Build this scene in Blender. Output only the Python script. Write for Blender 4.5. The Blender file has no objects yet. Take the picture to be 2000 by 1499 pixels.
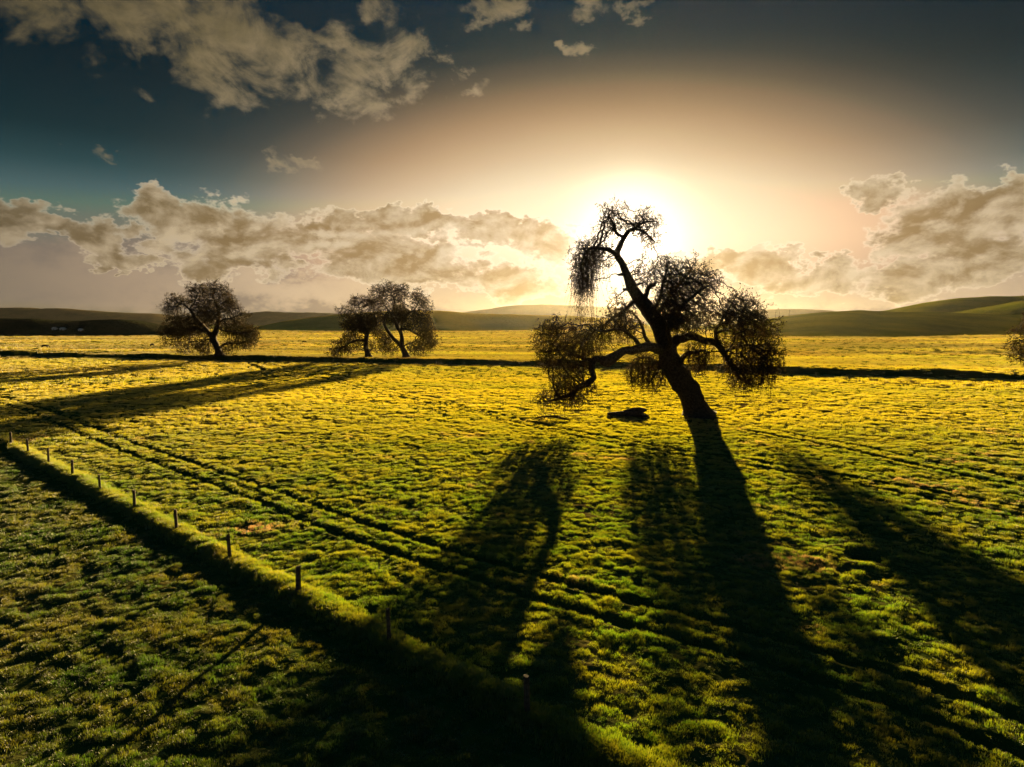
import bpy, math, random
import numpy as np
from mathutils import Vector, Matrix, kdtree

# ------------------------------------------------------------------ camera, world, sun
sc = bpy.context.scene
COL = sc.collection
random.seed(7)
RNG = np.random.default_rng(11)

F_PX, CX, CY, HORIZON, CAM_H = 1166.0, 1000.0, 749.5, 630.0, 10.0   # photograph pixels
PITCH = math.atan((CY - HORIZON) / F_PX)
cam_data = bpy.data.cameras.new('camera')
cam = bpy.data.objects.new('camera', cam_data); COL.objects.link(cam)
cam.location = (0, 0, CAM_H); cam.rotation_euler = (math.pi / 2 - PITCH, 0, 0)
cam_data.sensor_width = 36; cam_data.lens = F_PX * 36 / 2000
cam_data.clip_start = 0.1; cam_data.clip_end = 30000
sc.camera = cam
sc.view_settings.view_transform = 'Standard'; sc.view_settings.look = 'None'
sc.view_settings.exposure = 2.4; sc.view_settings.gamma = 1
cy = sc.cycles
cy.max_bounces = 5; cy.diffuse_bounces = 2; cy.glossy_bounces = 2; cy.transmission_bounces = 3
cy.volume_bounces = 0; cy.transparent_max_bounces = 8
cy.use_denoising = True; cy.sample_clamp_indirect = 4

def ray(px, py):
    x = (px - CX) / F_PX; v = (CY - py) / F_PX
    c, s = math.cos(PITCH), math.sin(PITCH)
    return np.array([x, c + v * s, v * c - s])
def on_ground(px, py, z=0.0):
    d = ray(px, py); t = (z - CAM_H) / d[2]
    return np.array([d[0] * t, d[1] * t, z])
def at_depth(px, py, Y):
    d = ray(px, py); t = Y / d[1]
    return np.array([d[0] * t, Y, CAM_H + d[2] * t])
def azel(px, py):
    d = ray(px, py)
    return math.degrees(math.atan2(d[0], d[1])), math.degrees(math.atan2(d[2], math.hypot(d[0], d[1])))

SUN_PX = (1228, 474)
SUN_AZ, SUN_EL = azel(*SUN_PX)
sd = ray(*SUN_PX); sd = sd / np.linalg.norm(sd)
sun_data = bpy.data.lights.new('sun', 'SUN'); sun_data.energy = 5.0; sun_data.angle = math.radians(0.55)
sun_data.color = (1.0, 0.69, 0.28)
sun = bpy.data.objects.new('sun', sun_data); COL.objects.link(sun)
sun.location = (60, 250, 60)
sun.rotation_euler = Vector(-sd).to_track_quat('-Z', 'Y').to_euler()

class NT:
    """small node-tree helper"""
    def __init__(s, tree): s.t = tree; s.n = tree.nodes; s.l = tree.links
    def new(s, typ, **kw):
        n = s.n.new(typ)
        for k, v in kw.items(): setattr(n, k, v)
        return n
    def put(s, sock, v):
        if isinstance(v, bpy.types.NodeSocket): s.l.new(v, sock)
        elif v is not None: sock.default_value = v
    def m(s, op, a, b=None, c=None, clamp=False):
        n = s.new('ShaderNodeMath', operation=op, use_clamp=clamp)
        s.put(n.inputs[0], a); s.put(n.inputs[1], b); s.put(n.inputs[2], c)
        return n.outputs[0]
    def vm(s, op, a, b=None):
        n = s.new('ShaderNodeVectorMath', operation=op)
        s.put(n.inputs[0], a); s.put(n.inputs[1], b)
        return n.outputs['Value'] if op in ('DOT_PRODUCT', 'LENGTH') else n.outputs[0]
    def mix(s, f, a, b, blend='MIX'):
        n = s.new('ShaderNodeMix', data_type='RGBA', blend_type=blend)
        s.put(n.inputs[0], f); s.put(n.inputs[6], a if not isinstance(a, tuple) else (*a, 1)[:4]); s.put(n.inputs[7], b if not isinstance(b, tuple) else (*b, 1)[:4])
        return n.outputs[2]
    def smooth(s, x, a, b):
        n = s.new('ShaderNodeMapRange', interpolation_type='SMOOTHSTEP')
        s.put(n.inputs[0], x); s.put(n.inputs[1], a); s.put(n.inputs[2], b)
        return n.outputs[0]
    def comb(s, x, y, z):
        n = s.new('ShaderNodeCombineXYZ')
        for i, v in enumerate((x, y, z)): s.put(n.inputs[i], v)
        return n.outputs[0]
    def noise(s, vec, scale, detail=4, rough=.5, dist=0., out=0):
        n = s.new('ShaderNodeTexNoise'); s.put(n.inputs['Vector'], vec)
        s.put(n.inputs['Scale'], scale); s.put(n.inputs['Detail'], detail); s.put(n.inputs['Roughness'], rough); s.put(n.inputs['Distortion'], dist)
        return n.outputs[out]
    def ramp(s, fac, stops, interp='LINEAR'):
        n = s.new('ShaderNodeValToRGB'); r = n.color_ramp; r.interpolation = interp
        for i, (p, c) in enumerate(stops):
            e = r.elements[i] if i < 2 else r.elements.new(p)
            e.position = p; e.color = (*c, 1)
        s.put(n.inputs[0], fac)
        return n.outputs[0]

def log_stops(table, scale, lo, hi, n=26, pw=1.):
    """log-interpolated colour table -> ramp stops in 0..1"""
    xs = [t[0] for t in table]; out = []
    for i in range(n):
        u = i / (n - 1); x = lo + (hi - lo) * u ** pw
        out.append((u, tuple(math.exp(np.interp(x, xs, [math.log(max(t[1][k], 1e-5)) for t in table])) / scale for k in range(3))))
    return out

world = bpy.data.worlds.new('World'); sc.world = world; world.use_nodes = True
world.cycles.sampling_method = 'MANUAL'; world.cycles.sample_map_resolution = 512
W = NT(world.node_tree)
bg = W.n['Background']
sky = W.new('ShaderNodeTexSky'); sky.sky_type = 'NISHITA'; sky.sun_disc = False
sky.sun_elevation = math.radians(SUN_EL); sky.sun_rotation = math.radians(SUN_AZ)
sky.air_density = 1.0; sky.dust_density = 0.4; sky.ozone_density = 1.0
tc = W.new('ShaderNodeTexCoord')
sep = W.new('ShaderNodeSeparateXYZ'); W.l.new(tc.outputs['Generated'], sep.inputs[0])
DEG = 180 / math.pi
el = W.m('MULTIPLY', W.m('ARCSINE', sep.outputs[2]), DEG)
az = W.m('MULTIPLY', W.m('ARCTAN2', sep.outputs[0], sep.outputs[1]), DEG)
el0 = W.m('MAXIMUM', el, 0.3)
# clear air: thins, turns teal with elevation; zenith brightness added to lift the shadows
base_tab = [(0, (.085, .075, .13)), (2, (.095, .085, .14)), (5, (.12, .115, .15)), (8.7, (.092, .112, .116)), (11.2, (.036, .058, .060)), (13.8, (.0055, .022, .025)), (20, (.0018, .012, .0155)), (27, (.003, .018, .025)), (45, (.02, .12, .19)), (60, (.05, .28, .42)), (90, (.05, .28, .42))]
el_f = W.m('SQRT', W.m('DIVIDE', el0, 90.0, clamp=True))
airmul = W.ramp(el_f, log_stops(base_tab, 1, 0, 90, 31, 2.))
air = W.vm('MINIMUM', W.mix(1.0, sky.outputs[0], airmul, 'MULTIPLY'), (.50, .40, .31))
# aureole of the low sun, wider than tall
daz = W.m('DIVIDE', W.m('SUBTRACT', az, SUN_AZ - 3.0), 2.15)
dele = W.m('SUBTRACT', el, SUN_EL)
dd = W.m('SQRT', W.m('ADD', W.m('MULTIPLY', daz, daz), W.m('MULTIPLY', dele, dele)))
dround = W.m('MULTIPLY', W.m('ARCCOSINE', W.m('MINIMUM', W.vm('DOT_PRODUCT', tc.outputs['Generated'], tuple(sd)), .999999)), DEG)
glow_tab = [(0, (1.9, 1.5, 1.05)), (5, (1.8, 1.38, .92)), (7.5, (1.55, 1.08, .64)), (9.6, (1.27, .78, .39)), (11.4, (.90, .51, .225)), (12.6, (.64, .365, .16)), (14, (.34, .205, .095)), (15.2, (.14, .092, .047)), (17, (.036, .029, .019)), (20, (.005, .006, .005)), (36, (.0003, .0003, .0003))]
core_tab = [(0, (30, 25, 17)), (.7, (14, 11.5, 8)), (1.5, (4.0, 3.4, 2.4)), (3, (1.7, 1.6, 1.25)), (4.6, (1.0, .98, .78)), (6, (.5, .46, .34)), (7.5, (.16, .14, .095)), (9.5, (.03, .025, .016)), (12, (.002, .002, .001))]
g1 = W.ramp(W.m('DIVIDE', dd, 36, clamp=True), log_stops(glow_tab, 4, 0, 36))
g2 = W.ramp(W.m('DIVIDE', dround, 12, clamp=True), log_stops(core_tab, 60, 0, 12))
glow = W.vm('SCALE', g1); W.put(glow.node.inputs['Scale'], W.m('MULTIPLY', 4.0, W.m('MULTIPLY_ADD', W.smooth(el, 0., 8.), .85, .15)))
core = W.vm('SCALE', g2); W.put(core.node.inputs['Scale'], 60.0)
skirt = W.m('MULTIPLY', W.m('SUBTRACT', 1.0, W.smooth(W.m('ABSOLUTE', W.m('SUBTRACT', az, SUN_AZ)), 10., 46.)), W.m('POWER', 2.718, W.m('MULTIPLY', -1., W.m('POWER', W.m('DIVIDE', W.m('ABSOLUTE', W.m('SUBTRACT', el, 7.5)), 6.0), 2.))))
sk = W.vm('SCALE', (.55, .33, .22)); W.put(sk.node.inputs['Scale'], skirt)
clear = W.mix(1.0, W.mix(1.0, air, glow, 'ADD'), sk, 'ADD')
# clouds: placed banks (azimuth / elevation) broken up by noise
cvec = W.comb(W.m('MULTIPLY', az, .11), W.m('MULTIPLY', el, .17), 3.7)
n_big = W.noise(cvec, 1.6, 6, .58, .25)
n_fine = W.noise(cvec, 5.5, 4, .6, .4)
n_lit = W.noise(W.vm('ADD', cvec, (.05, -.09, 0.0)), 1.6, 6, .58, .25)
warp = W.new('ShaderNodeSeparateXYZ'); W.l.new(W.noise(cvec, 2.6, 4, .62, 0., 1), warp.inputs[0])
waz = W.m('MULTIPLY_ADD', W.m('SUBTRACT', warp.outputs[0], .5), 9.0, az); wel = W.m('MULTIPLY_ADD', W.m('SUBTRACT', warp.outputs[1], .5), 6.0, el)
def bank(blobs):
    tot = None
    for (x, y, rx, ry) in blobs:
        a, e = azel(x, y); a2, _ = azel(x + rx, y); _, e2 = azel(x, y - ry)
        u = W.m('DIVIDE', W.m('SUBTRACT', waz, a), abs(a2 - a)); v = W.m('DIVIDE', W.m('SUBTRACT', wel, e), abs(e2 - e))
        k = W.m('SUBTRACT', 1.0, W.m('ADD', W.m('MULTIPLY', u, u), W.m('MULTIPLY', v, v)))
        tot = k if tot is None else W.m('SMOOTH_MAX', tot, k, .35)
    return W.m('MAXIMUM', tot, -1.5)
hvec = W.comb(W.m('MULTIPLY_ADD', el, .05, W.m('MULTIPLY', az, .10)), W.m('MULTIPLY_ADD', az, -.035, W.m('MULTIPLY', el, .12)), 9.1)
h_big = W.noise(hvec, 1.9, 7, .62, .5); h_lit = W.noise(W.vm('ADD', hvec, (.06, -.08, 0.0)), 1.9, 4, .62, .5)
def cloud(blobs, gain, cut, k, fine, big):
    M = bank(blobs)
    d = W.m('ADD', W.m('MULTIPLY', M, .55), W.m('ADD', W.m('MULTIPLY', W.m('SUBTRACT', big, .5), gain), W.m('MULTIPLY', W.m('SUBTRACT', n_fine, .5), fine)))
    tau = W.m('MULTIPLY', W.m('MAXIMUM', W.m('SUBTRACT', d, cut), 0.), k)
    return tau, W.m('SUBTRACT', 1., W.m('POWER', 2.718, W.m('MULTIPLY', W.m('MULTIPLY', tau, tau), -1.)))
high_d, high_c = cloud([(230, 40, 270, 120), (430, 90, 190, 130), (500, 150, 120, 75), (660, 140, 120, 90), (700, 190, 95, 45), (790, 95, 70, 120), (745, 20, 60, 60),
                        (965, 14, 60, 34), (1150, 10, 80, 30), (1230, 22, 46, 20), (1125, 95, 30, 20), (918, 165, 34, 28), (205, 312, 42, 14), (550, 322, 62, 20)], 3.0, .0, 1.9, .9, h_big)
low_d, low_c = cloud([(30, 425, 100, 45), (140, 440, 80, 36), (215, 465, 75, 50), (250, 510, 45, 25), (340, 415, 110, 45), (440, 450, 160, 70), (420, 510, 130, 40), (620, 470, 170, 55), (760, 500, 170, 55), (860, 520, 120, 50), (1010, 545, 100, 50), (800, 430, 190, 30), (960, 450, 130, 40), (1070, 480, 90, 50),
                      (1380, 515, 110, 30), (1490, 515, 70, 42), (1620, 545, 130, 45), (1780, 545, 150, 45), (1850, 430, 190, 75), (1960, 400, 130, 60), (1720, 385, 80, 35), (1930, 500, 120, 60)  , (2150, 440, 220, 90), (-150, 430, 150, 60)], 1.7, -.02, 5.2, .55, n_big)
veil_d, veil_c = cloud([(150, 545, 420, 55), (640, 565, 300, 34), (1000, 590, 260, 30), (1500, 585, 420, 30), (1900, 570, 300, 34), (2500, 560, 500, 50), (-500, 540, 400, 60)], .9, -.35, 1.7, .25, n_big)
near = W.m('DIVIDE', W.m('SUBTRACT', 34.0, dd), 30.0, clamp=True)     # 1 close to the sun, 0 far from it
edge_c = W.ramp(near, [(0, (.20, .20, .14)), (.30, (1.05, .82, .52)), (.6, (2.3, 1.85, 1.22)), (1, (2.8, 2.45, 1.85))])
body_low = W.ramp(near, [(0, (.22, .20, .15)), (.30, (.28, .215, .12)), (.62, (.55, .36, .15)), (1, (1.0, .62, .24))])
body_high = W.ramp(near, [(0, (.03, .05, .045)), (.16, (.17, .14, .055)), (.42, (.40, .31, .14)), (1, (1.1, .85, .5))])
veil_col = W.ramp(near, [(0, (.36, .30, .22)), (.36, (.56, .44, .31)), (.5, (1.05, .76, .50)), (.69, (1.85, 1.36, .84)), (1, (1.7, 1.22, .68))])
edge_high = W.ramp(near, [(0, (.04, .06, .045)), (.2, (.30, .24, .115)), (.4, (.85, .63, .33)), (.7, (1.5, 1.15, .68)), (1, (2.4, 1.9, 1.25))])
lit = W.m('MULTIPLY_ADD', W.m('SUBTRACT', n_big, n_lit), 6.0, .35, clamp=True)
lit_h = W.m('MULTIPLY_ADD', W.m('SUBTRACT', h_big, h_lit), 4.0, .35, clamp=True)
thick_low = W.m('MULTIPLY', W.m('SUBTRACT', 1., W.m('POWER', 2.718, W.m('MULTIPLY', W.m('MAXIMUM', W.m('SUBTRACT', low_d, .72), 0.), -2.3))), W.m('MULTIPLY_ADD', lit, -.5, 1.), clamp=True)
thick_high = W.m('MULTIPLY', W.m('SUBTRACT', 1., W.m('POWER', 2.718, W.m('MULTIPLY', W.m('MAXIMUM', W.m('SUBTRACT', high_d, .1), 0.), -1.5))), W.m('MULTIPLY_ADD', lit_h, -.6, 1.), clamp=True)
col_low = W.mix(thick_low, edge_c, body_low)
col_high = W.mix(thick_high, edge_high, body_high)
s1 = W.mix(W.m('MULTIPLY', veil_c, .78), clear, veil_col)
s2 = W.mix(W.m('MULTIPLY', high_c, .82), s1, col_high)
s3 = W.mix(W.m('MULTIPLY', low_c, .93), s2, col_low)
final = W.mix(1.0, s3, core, 'ADD')
W.l.new(final, bg.inputs[0]); bg.inputs[1].default_value = 0.076

# ------------------------------------------------------------------ general helpers
def tag(o, label=None, cat=None, group=None, kind=None):
    if label: o['label'] = label
    if cat: o['category'] = cat
    if group: o['group'] = group
    if kind: o['kind'] = kind
    return o
def empty(name, loc):
    o = bpy.data.objects.new(name, None); COL.objects.link(o); o.location = loc; o.empty_display_size = .3
    return o
def mesh_obj(name, verts, faces, mat, parent=None, smooth=True, loc=None):
    """verts in world metres; origin moved to the parent's or given location"""
    verts = np.asarray(verts, dtype=np.float64)
    org = np.array(loc if loc is not None else (parent_world(parent) if parent else (0, 0, 0)), dtype=np.float64)
    me = bpy.data.meshes.new(name)
    if isinstance(faces, np.ndarray) and faces.ndim == 2:
        nf, k = faces.shape
        me.vertices.add(len(verts)); me.vertices.foreach_set('co', (verts - org).astype(np.float32).ravel())
        me.loops.add(nf * k); me.loops.foreach_set('vertex_index', faces.astype(np.int32).ravel())
        me.polygons.add(nf); me.polygons.foreach_set('loop_start', np.arange(0, nf * k, k, dtype=np.int32))
        me.polygons.foreach_set('loop_total', np.full(nf, k, dtype=np.int32))
        me.update(calc_edges=True)
    else:
        me.from_pydata((verts - org).tolist(), [], [list(map(int, f)) for f in faces]); me.update()
    if smooth: me.polygons.foreach_set('use_smooth', np.ones(len(me.polygons), dtype=bool))
    me.materials.append(mat)
    o = bpy.data.objects.new(name, me); COL.objects.link(o)
    if parent: o.parent = parent
    else: o.location = org
    return o
def parent_world(p):
    v = np.array(p.location)
    while p.parent: p = p.parent; v = v + np.array(p.location)
    return v

def _hash(ix, iy, seed):
    h = (ix.astype(np.int64) * 374761393 + iy.astype(np.int64) * 668265263 + seed * 974634541) & 0x7fffffff
    h = ((h ^ (h >> 13)) * 1274126177) & 0x7fffffff
    h = (h ^ (h >> 16)) & 0xffff
    return h / 65535.0
def vnoise(x, y, seed=0):
    ix, iy = np.floor(x), np.floor(y); fx, fy = x - ix, y - iy
    fx = fx * fx * fx * (fx * (fx * 6 - 15) + 10); fy = fy * fy * fy * (fy * (fy * 6 - 15) + 10)
    a, b = _hash(ix, iy, seed), _hash(ix + 1, iy, seed); c, d = _hash(ix, iy + 1, seed), _hash(ix + 1, iy + 1, seed)
    return (a + (b - a) * fx) * (1 - fy) + (c + (d - c) * fx) * fy - .5
def fbm(x, y, seed=0, oct=4, gain=.5):
    t, a = 0, 1.0
    for i in range(oct):
        t = t + a * vnoise(x * (2.03 ** i) + i * 17.3, y * (2.03 ** i) - i * 9.1, seed + i); a *= gain
    return t
def poly_dist(x, y, pts):
    """distance to a polyline and signed side (positive = left of travel)"""
    best = np.full(x.shape, 1e9); side = np.zeros(x.shape)
    for (ax, ay), (bx, by) in zip(pts[:-1], pts[1:]):
        dx, dy = bx - ax, by - ay; L2 = dx * dx + dy * dy
        t = np.clip(((x - ax) * dx + (y - ay) * dy) / L2, 0, 1)
        d = np.hypot(x - ax - t * dx, y - ay - t * dy)
        s = np.sign(dx * (y - ay) - dy * (x - ax))
        m = d < best; best = np.where(m, d, best); side = np.where(m, s, side)
    return best, side

FENCE_PX = [(24, 862), (57, 890), (97, 912), (142, 937), (195, 966), (261, 1003), (344, 1045), (448, 1098), (585, 1170), (778, 1257), (1062, 1378)]
f_pts = [on_ground(x, y)[:2] for x, y in FENCE_PX]
f_dir = (f_pts[8] - f_pts[3]) / np.linalg.norm(f_pts[8] - f_pts[3])
FENCE_DIR = (float(f_dir[0]), float(f_dir[1])); FENCE_OFF = float(f_dir[1] * f_pts[3][0] - f_dir[0] * f_pts[3][1])
# ------------------------------------------------------------------ materials
def new_mat(name):
    m = bpy.data.materials.new(name); m.use_nodes = True
    t = NT(m.node_tree); t.n.clear(); out = t.new('ShaderNodeOutputMaterial')
    return m, t, out
def mat_simple(name, c1, c2, scale=3., rough=.9, bump=.0, spec=.3, coords='Object'):
    m, t, out = new_mat(name)
    p = t.new('ShaderNodeBsdfPrincipled'); p.inputs['Roughness'].default_value = rough
    p.inputs['Specular IOR Level'].default_value = spec
    tcn = t.new('ShaderNodeTexCoord')
    n = t.noise(tcn.outputs[coords], scale, 6, .6)
    t.put(p.inputs['Base Color'], t.mix(t.smooth(n, .35, .65), c1, c2))
    if bump:
        b = t.new('ShaderNodeBump'); b.inputs['Strength'].default_value = bump; b.inputs['Distance'].default_value = .05
        t.put(b.inputs['Height'], n); t.l.new(b.outputs[0], p.inputs['Normal'])
    t.l.new(p.outputs[0], out.inputs[0])
    return m
def mat_leafy(name, cols, trans, patch_scale, tipped=False, spec=.25, mixf=.55):
    """thin leaf or blade: diffuse front, coloured transmission, faint waxy gloss"""
    m, t, out = new_mat(name)
    geo = t.new('ShaderNodeNewGeometry')
    n1 = t.noise(geo.outputs['Position'], patch_scale, 5, .6); n2 = t.noise(geo.outputs['Position'], patch_scale * 9, 3, .6)
    f = t.smooth(t.m('ADD', t.m('MULTIPLY', n1, .7), t.m('MULTIPLY', n2, .3)), .40, .62)
    oi_ = t.new('ShaderNodeObjectInfo')
    rnd = oi_.outputs['Random']
    dc = t.mix(f, cols[0], cols[1]); tcn = t.mix(f, trans[0], trans[1])
    if tipped:
        at = t.new('ShaderNodeAttribute'); at.attribute_name = 'tip'
        dry = t.m('MULTIPLY', t.smooth(at.outputs['Fac'], .35, 1.), t.m('MULTIPLY_ADD', rnd, .6, .0))
        dc = t.mix(dry, dc, cols[2]); tcn = t.mix(dry, tcn, trans[2])
        n3 = t.noise(geo.outputs['Position'], .13, 4, .65)
        bare = t.m('MULTIPLY', t.smooth(n3, .57, .68), t.smooth(rnd, .25, .6))
        dc = t.mix(bare, dc, cols[3]); tcn = t.mix(bare, tcn, trans[3])
        sp = t.new('ShaderNodeSeparateXYZ'); t.l.new(geo.outputs['Position'], sp.inputs[0])
        nf = t.noise(t.vm('MULTIPLY', geo.outputs['Position'], (.012, .045, 0.)), 1., 5, .6)
        mid = t.m('MULTIPLY', t.smooth(sp.outputs[1], 28., 75.), t.m('MULTIPLY_ADD', t.smooth(nf, .30, .62), .6, .4))
        dc = t.mix(mid, dc, (.10, .085, .016)); tcn = t.mix(mid, tcn, (.64, .53, .012))
        far = t.m('MULTIPLY', t.smooth(sp.outputs[1], 80., 190.), t.smooth(nf, .40, .60))
        nf2 = t.noise(t.vm('MULTIPLY', geo.outputs['Position'], (.005, .022, 0.)), 1., 4, .6)
        olive = t.m('MULTIPLY', t.smooth(sp.outputs[1], 95., 150.), t.m('MULTIPLY', t.smooth(nf2, .40, .56), .85))
        # greener sward on the near side; foreground darkening is put into its colour
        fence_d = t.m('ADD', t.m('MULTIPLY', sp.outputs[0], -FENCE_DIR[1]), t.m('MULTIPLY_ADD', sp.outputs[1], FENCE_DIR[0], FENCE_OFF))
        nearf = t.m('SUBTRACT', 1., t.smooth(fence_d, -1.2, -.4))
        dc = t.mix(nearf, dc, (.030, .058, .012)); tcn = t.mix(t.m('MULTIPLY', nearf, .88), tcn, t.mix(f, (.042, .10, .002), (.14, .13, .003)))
        dc = t.mix(far, dc, (.11, .075, .02)); tcn = t.mix(far, tcn, (.31, .20, .02))
        dc = t.mix(olive, dc, (.06, .06, .015)); tcn = t.mix(olive, tcn, (.15, .13, .009))
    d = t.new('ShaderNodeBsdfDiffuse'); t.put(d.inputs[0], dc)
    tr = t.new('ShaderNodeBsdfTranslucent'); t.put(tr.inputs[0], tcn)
    gl = t.new('ShaderNodeBsdfGlossy'); gl.inputs['Roughness'].default_value = .55; gl.inputs[0].default_value = (1, 1, 1, 1)
    mx = t.new('ShaderNodeMixShader'); mx.inputs[0].default_value = mixf
    t.l.new(d.outputs[0], mx.inputs[1]); t.l.new(tr.outputs[0], mx.inputs[2])
    m2 = t.new('ShaderNodeMixShader'); m2.inputs[0].default_value = spec * .12
    t.l.new(mx.outputs[0], m2.inputs[1]); t.l.new(gl.outputs[0], m2.inputs[2])
    t.l.new(m2.outputs[0], out.inputs[0])
    return m
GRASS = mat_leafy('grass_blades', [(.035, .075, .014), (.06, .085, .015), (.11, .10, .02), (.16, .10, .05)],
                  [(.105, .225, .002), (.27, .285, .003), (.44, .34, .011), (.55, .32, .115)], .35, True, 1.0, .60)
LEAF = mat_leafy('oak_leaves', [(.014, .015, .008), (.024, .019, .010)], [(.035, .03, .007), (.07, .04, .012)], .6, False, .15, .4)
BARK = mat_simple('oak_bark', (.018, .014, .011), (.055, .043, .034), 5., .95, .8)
TWIG = mat_simple('oak_twigs', (.012, .010, .008), (.028, .022, .016), 2., .9)
WOOD = mat_simple('weathered_wood', (.05, .04, .03), (.11, .09, .07), 9., .9, .5)
DEAD = mat_simple('dead_wood', (.03, .024, .018), (.08, .06, .045), 4., .95, .7)
HIDE = mat_simple('dark_hide', (.012, .010, .009), (.025, .018, .014), 3., .8)
FEATHER = mat_simple('dark_feathers', (.02, .017, .014), (.05, .04, .03), 20., .8)
WHITE = mat_simple('white_boards', (.55, .53, .48), (.72, .70, .66), 1., .8)
ROOFM = mat_simple('metal_roof', (.35, .34, .33), (.5, .49, .47), 1., .5)
POLE = mat_simple('pole_wood', (.05, .04, .03), (.08, .065, .05), 3., .9)

def ground_material():
    m, t, out = new_mat('meadow_ground')
    geo = t.new('ShaderNodeNewGeometry'); pos = geo.outputs['Position']
    n1 = t.noise(pos, .045, 6, .6); n2 = t.noise(pos, 1.1, 6, .65); n3 = t.noise(pos, 7., 5, .6)
    c = t.mix(t.smooth(n2, .35, .66), (.026, .046, .010), (.055, .062, .016))
    c = t.mix(t.smooth(n1, .46, .64), c, (.10, .075, .026))
    c = t.mix(t.m('MULTIPLY', t.smooth(n3, .55, .75), .6), c, (.022, .018, .010))
    p = t.new('ShaderNodeBsdfPrincipled'); p.inputs['Roughness'].default_value = .95; p.inputs['Specular IOR Level'].default_value = .0
    t.put(p.inputs['Base Color'], c)
    b = t.new('ShaderNodeBump'); b.inputs['Strength'].default_value = 1.; b.inputs['Distance'].default_value = .12
    t.put(b.inputs['Height'], t.m('ADD', n2, t.m('MULTIPLY', n3, .5))); t.l.new(b.outputs[0], p.inputs['Normal'])
    t.l.new(p.outputs[0], out.inputs[0])
    return m
GROUND = ground_material()
def hill_material(name, a, b, sc_=.012):
    m, t, out = new_mat(name)
    geo = t.new('ShaderNodeNewGeometry'); pos = geo.outputs['Position']
    n1 = t.noise(pos, sc_, 7, .62); n2 = t.noise(pos, sc_ * 14, 4, .6)
    c = t.mix(t.smooth(t.m('ADD', t.m('MULTIPLY', n1, .7), t.m('MULTIPLY', n2, .3)), .40, .60), a, b)
    p = t.new('ShaderNodeBsdfPrincipled'); p.inputs['Roughness'].default_value = .9; p.inputs['Specular IOR Level'].default_value = .0
    t.put(p.inputs['Base Color'], c)
    bp = t.new('ShaderNodeBump'); bp.inputs['Strength'].default_value = .8; bp.inputs['Distance'].default_value = 3.
    t.put(bp.inputs['Height'], n2); t.l.new(bp.outputs[0], p.inputs['Normal'])
    t.l.new(p.outputs[0], out.inputs[0])
    return m
HILL_GREEN = hill_material('hill_grass', (.075, .095, .006), (.13, .13, .010))
HILL_BROWN = hill_material('hill_dry_grass', (.20, .16, .018), (.30, .22, .028))
HILL_OLIVE = hill_material('hill_short_grass', (.05, .06, .005), (.10, .095, .009))
HILL_DARK = hill_material('hill_cloud_shadow', (.016, .020, .012), (.03, .03, .016), .02)  # cloud shadow over the left hill, put into its base colour
HILL_FAR = hill_material('far_hill', (.04, .04, .02), (.08, .06, .03), .004)

# ------------------------------------------------------------------ ground
def gpx(pts): return [tuple(on_ground(x, y)[:2]) for x, y in pts]
FENCE_LINE = [tuple(f_pts[3] - f_dir * 400), tuple(f_pts[3]), tuple(f_pts[8]), tuple(f_pts[8] + f_dir * 120)]
def offset_line(pts, off):
    out = []
    for i, p in enumerate(pts):
        a = np.array(pts[max(i - 1, 0)]); b = np.array(pts[min(i + 1, len(pts) - 1)]); d = (b - a) / np.linalg.norm(b - a)
        out.append((p[0] - d[1] * off, p[1] + d[0] * off))
    return out
track_a = gpx([(-160, 742), (0, 783), (90, 812), (190, 853), (330, 903), (500, 963), (690, 1035), (880, 1098), (1090, 1160), (1290, 1215), (1500, 1272), (1750, 1352), (2000, 1445), (2300, 1570)])
track_b = gpx([(480, 706), (620, 735), (740, 766), (900, 797), (1070, 838), (1210, 866), (1330, 886), (1500, 912), (1700, 948), (1850, 976), (2000, 1003), (2300, 1060)])
track_c = gpx([(1450, 842), (1650, 880), (1800, 915), (2000, 956), (2300, 1020)])
track_d = gpx([(478, 709), (490, 714), (505, 720), (512, 727)])
RUTS = [(offset_line(track_a, .85), .21, .145), (offset_line(track_a, -.85), .21, .145),
        (offset_line(track_b, .8), .24, .17), (offset_line(track_b, -.8), .22, .11), (track_c, .30, .22), (offset_line(track_c, 2.2), .22, .11), (track_d, .5, .4)]
BERM = gpx([(-700, 675), (-300, 685), (0, 693.5), (200, 698.5), (425, 705), (600, 708), (760, 710.5), (1000, 715), (1200, 720), (1520, 730), (1750, 737), (2000, 746), (2500, 764)])
HOLE = on_ground(1690, 1092)[:2]
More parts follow.
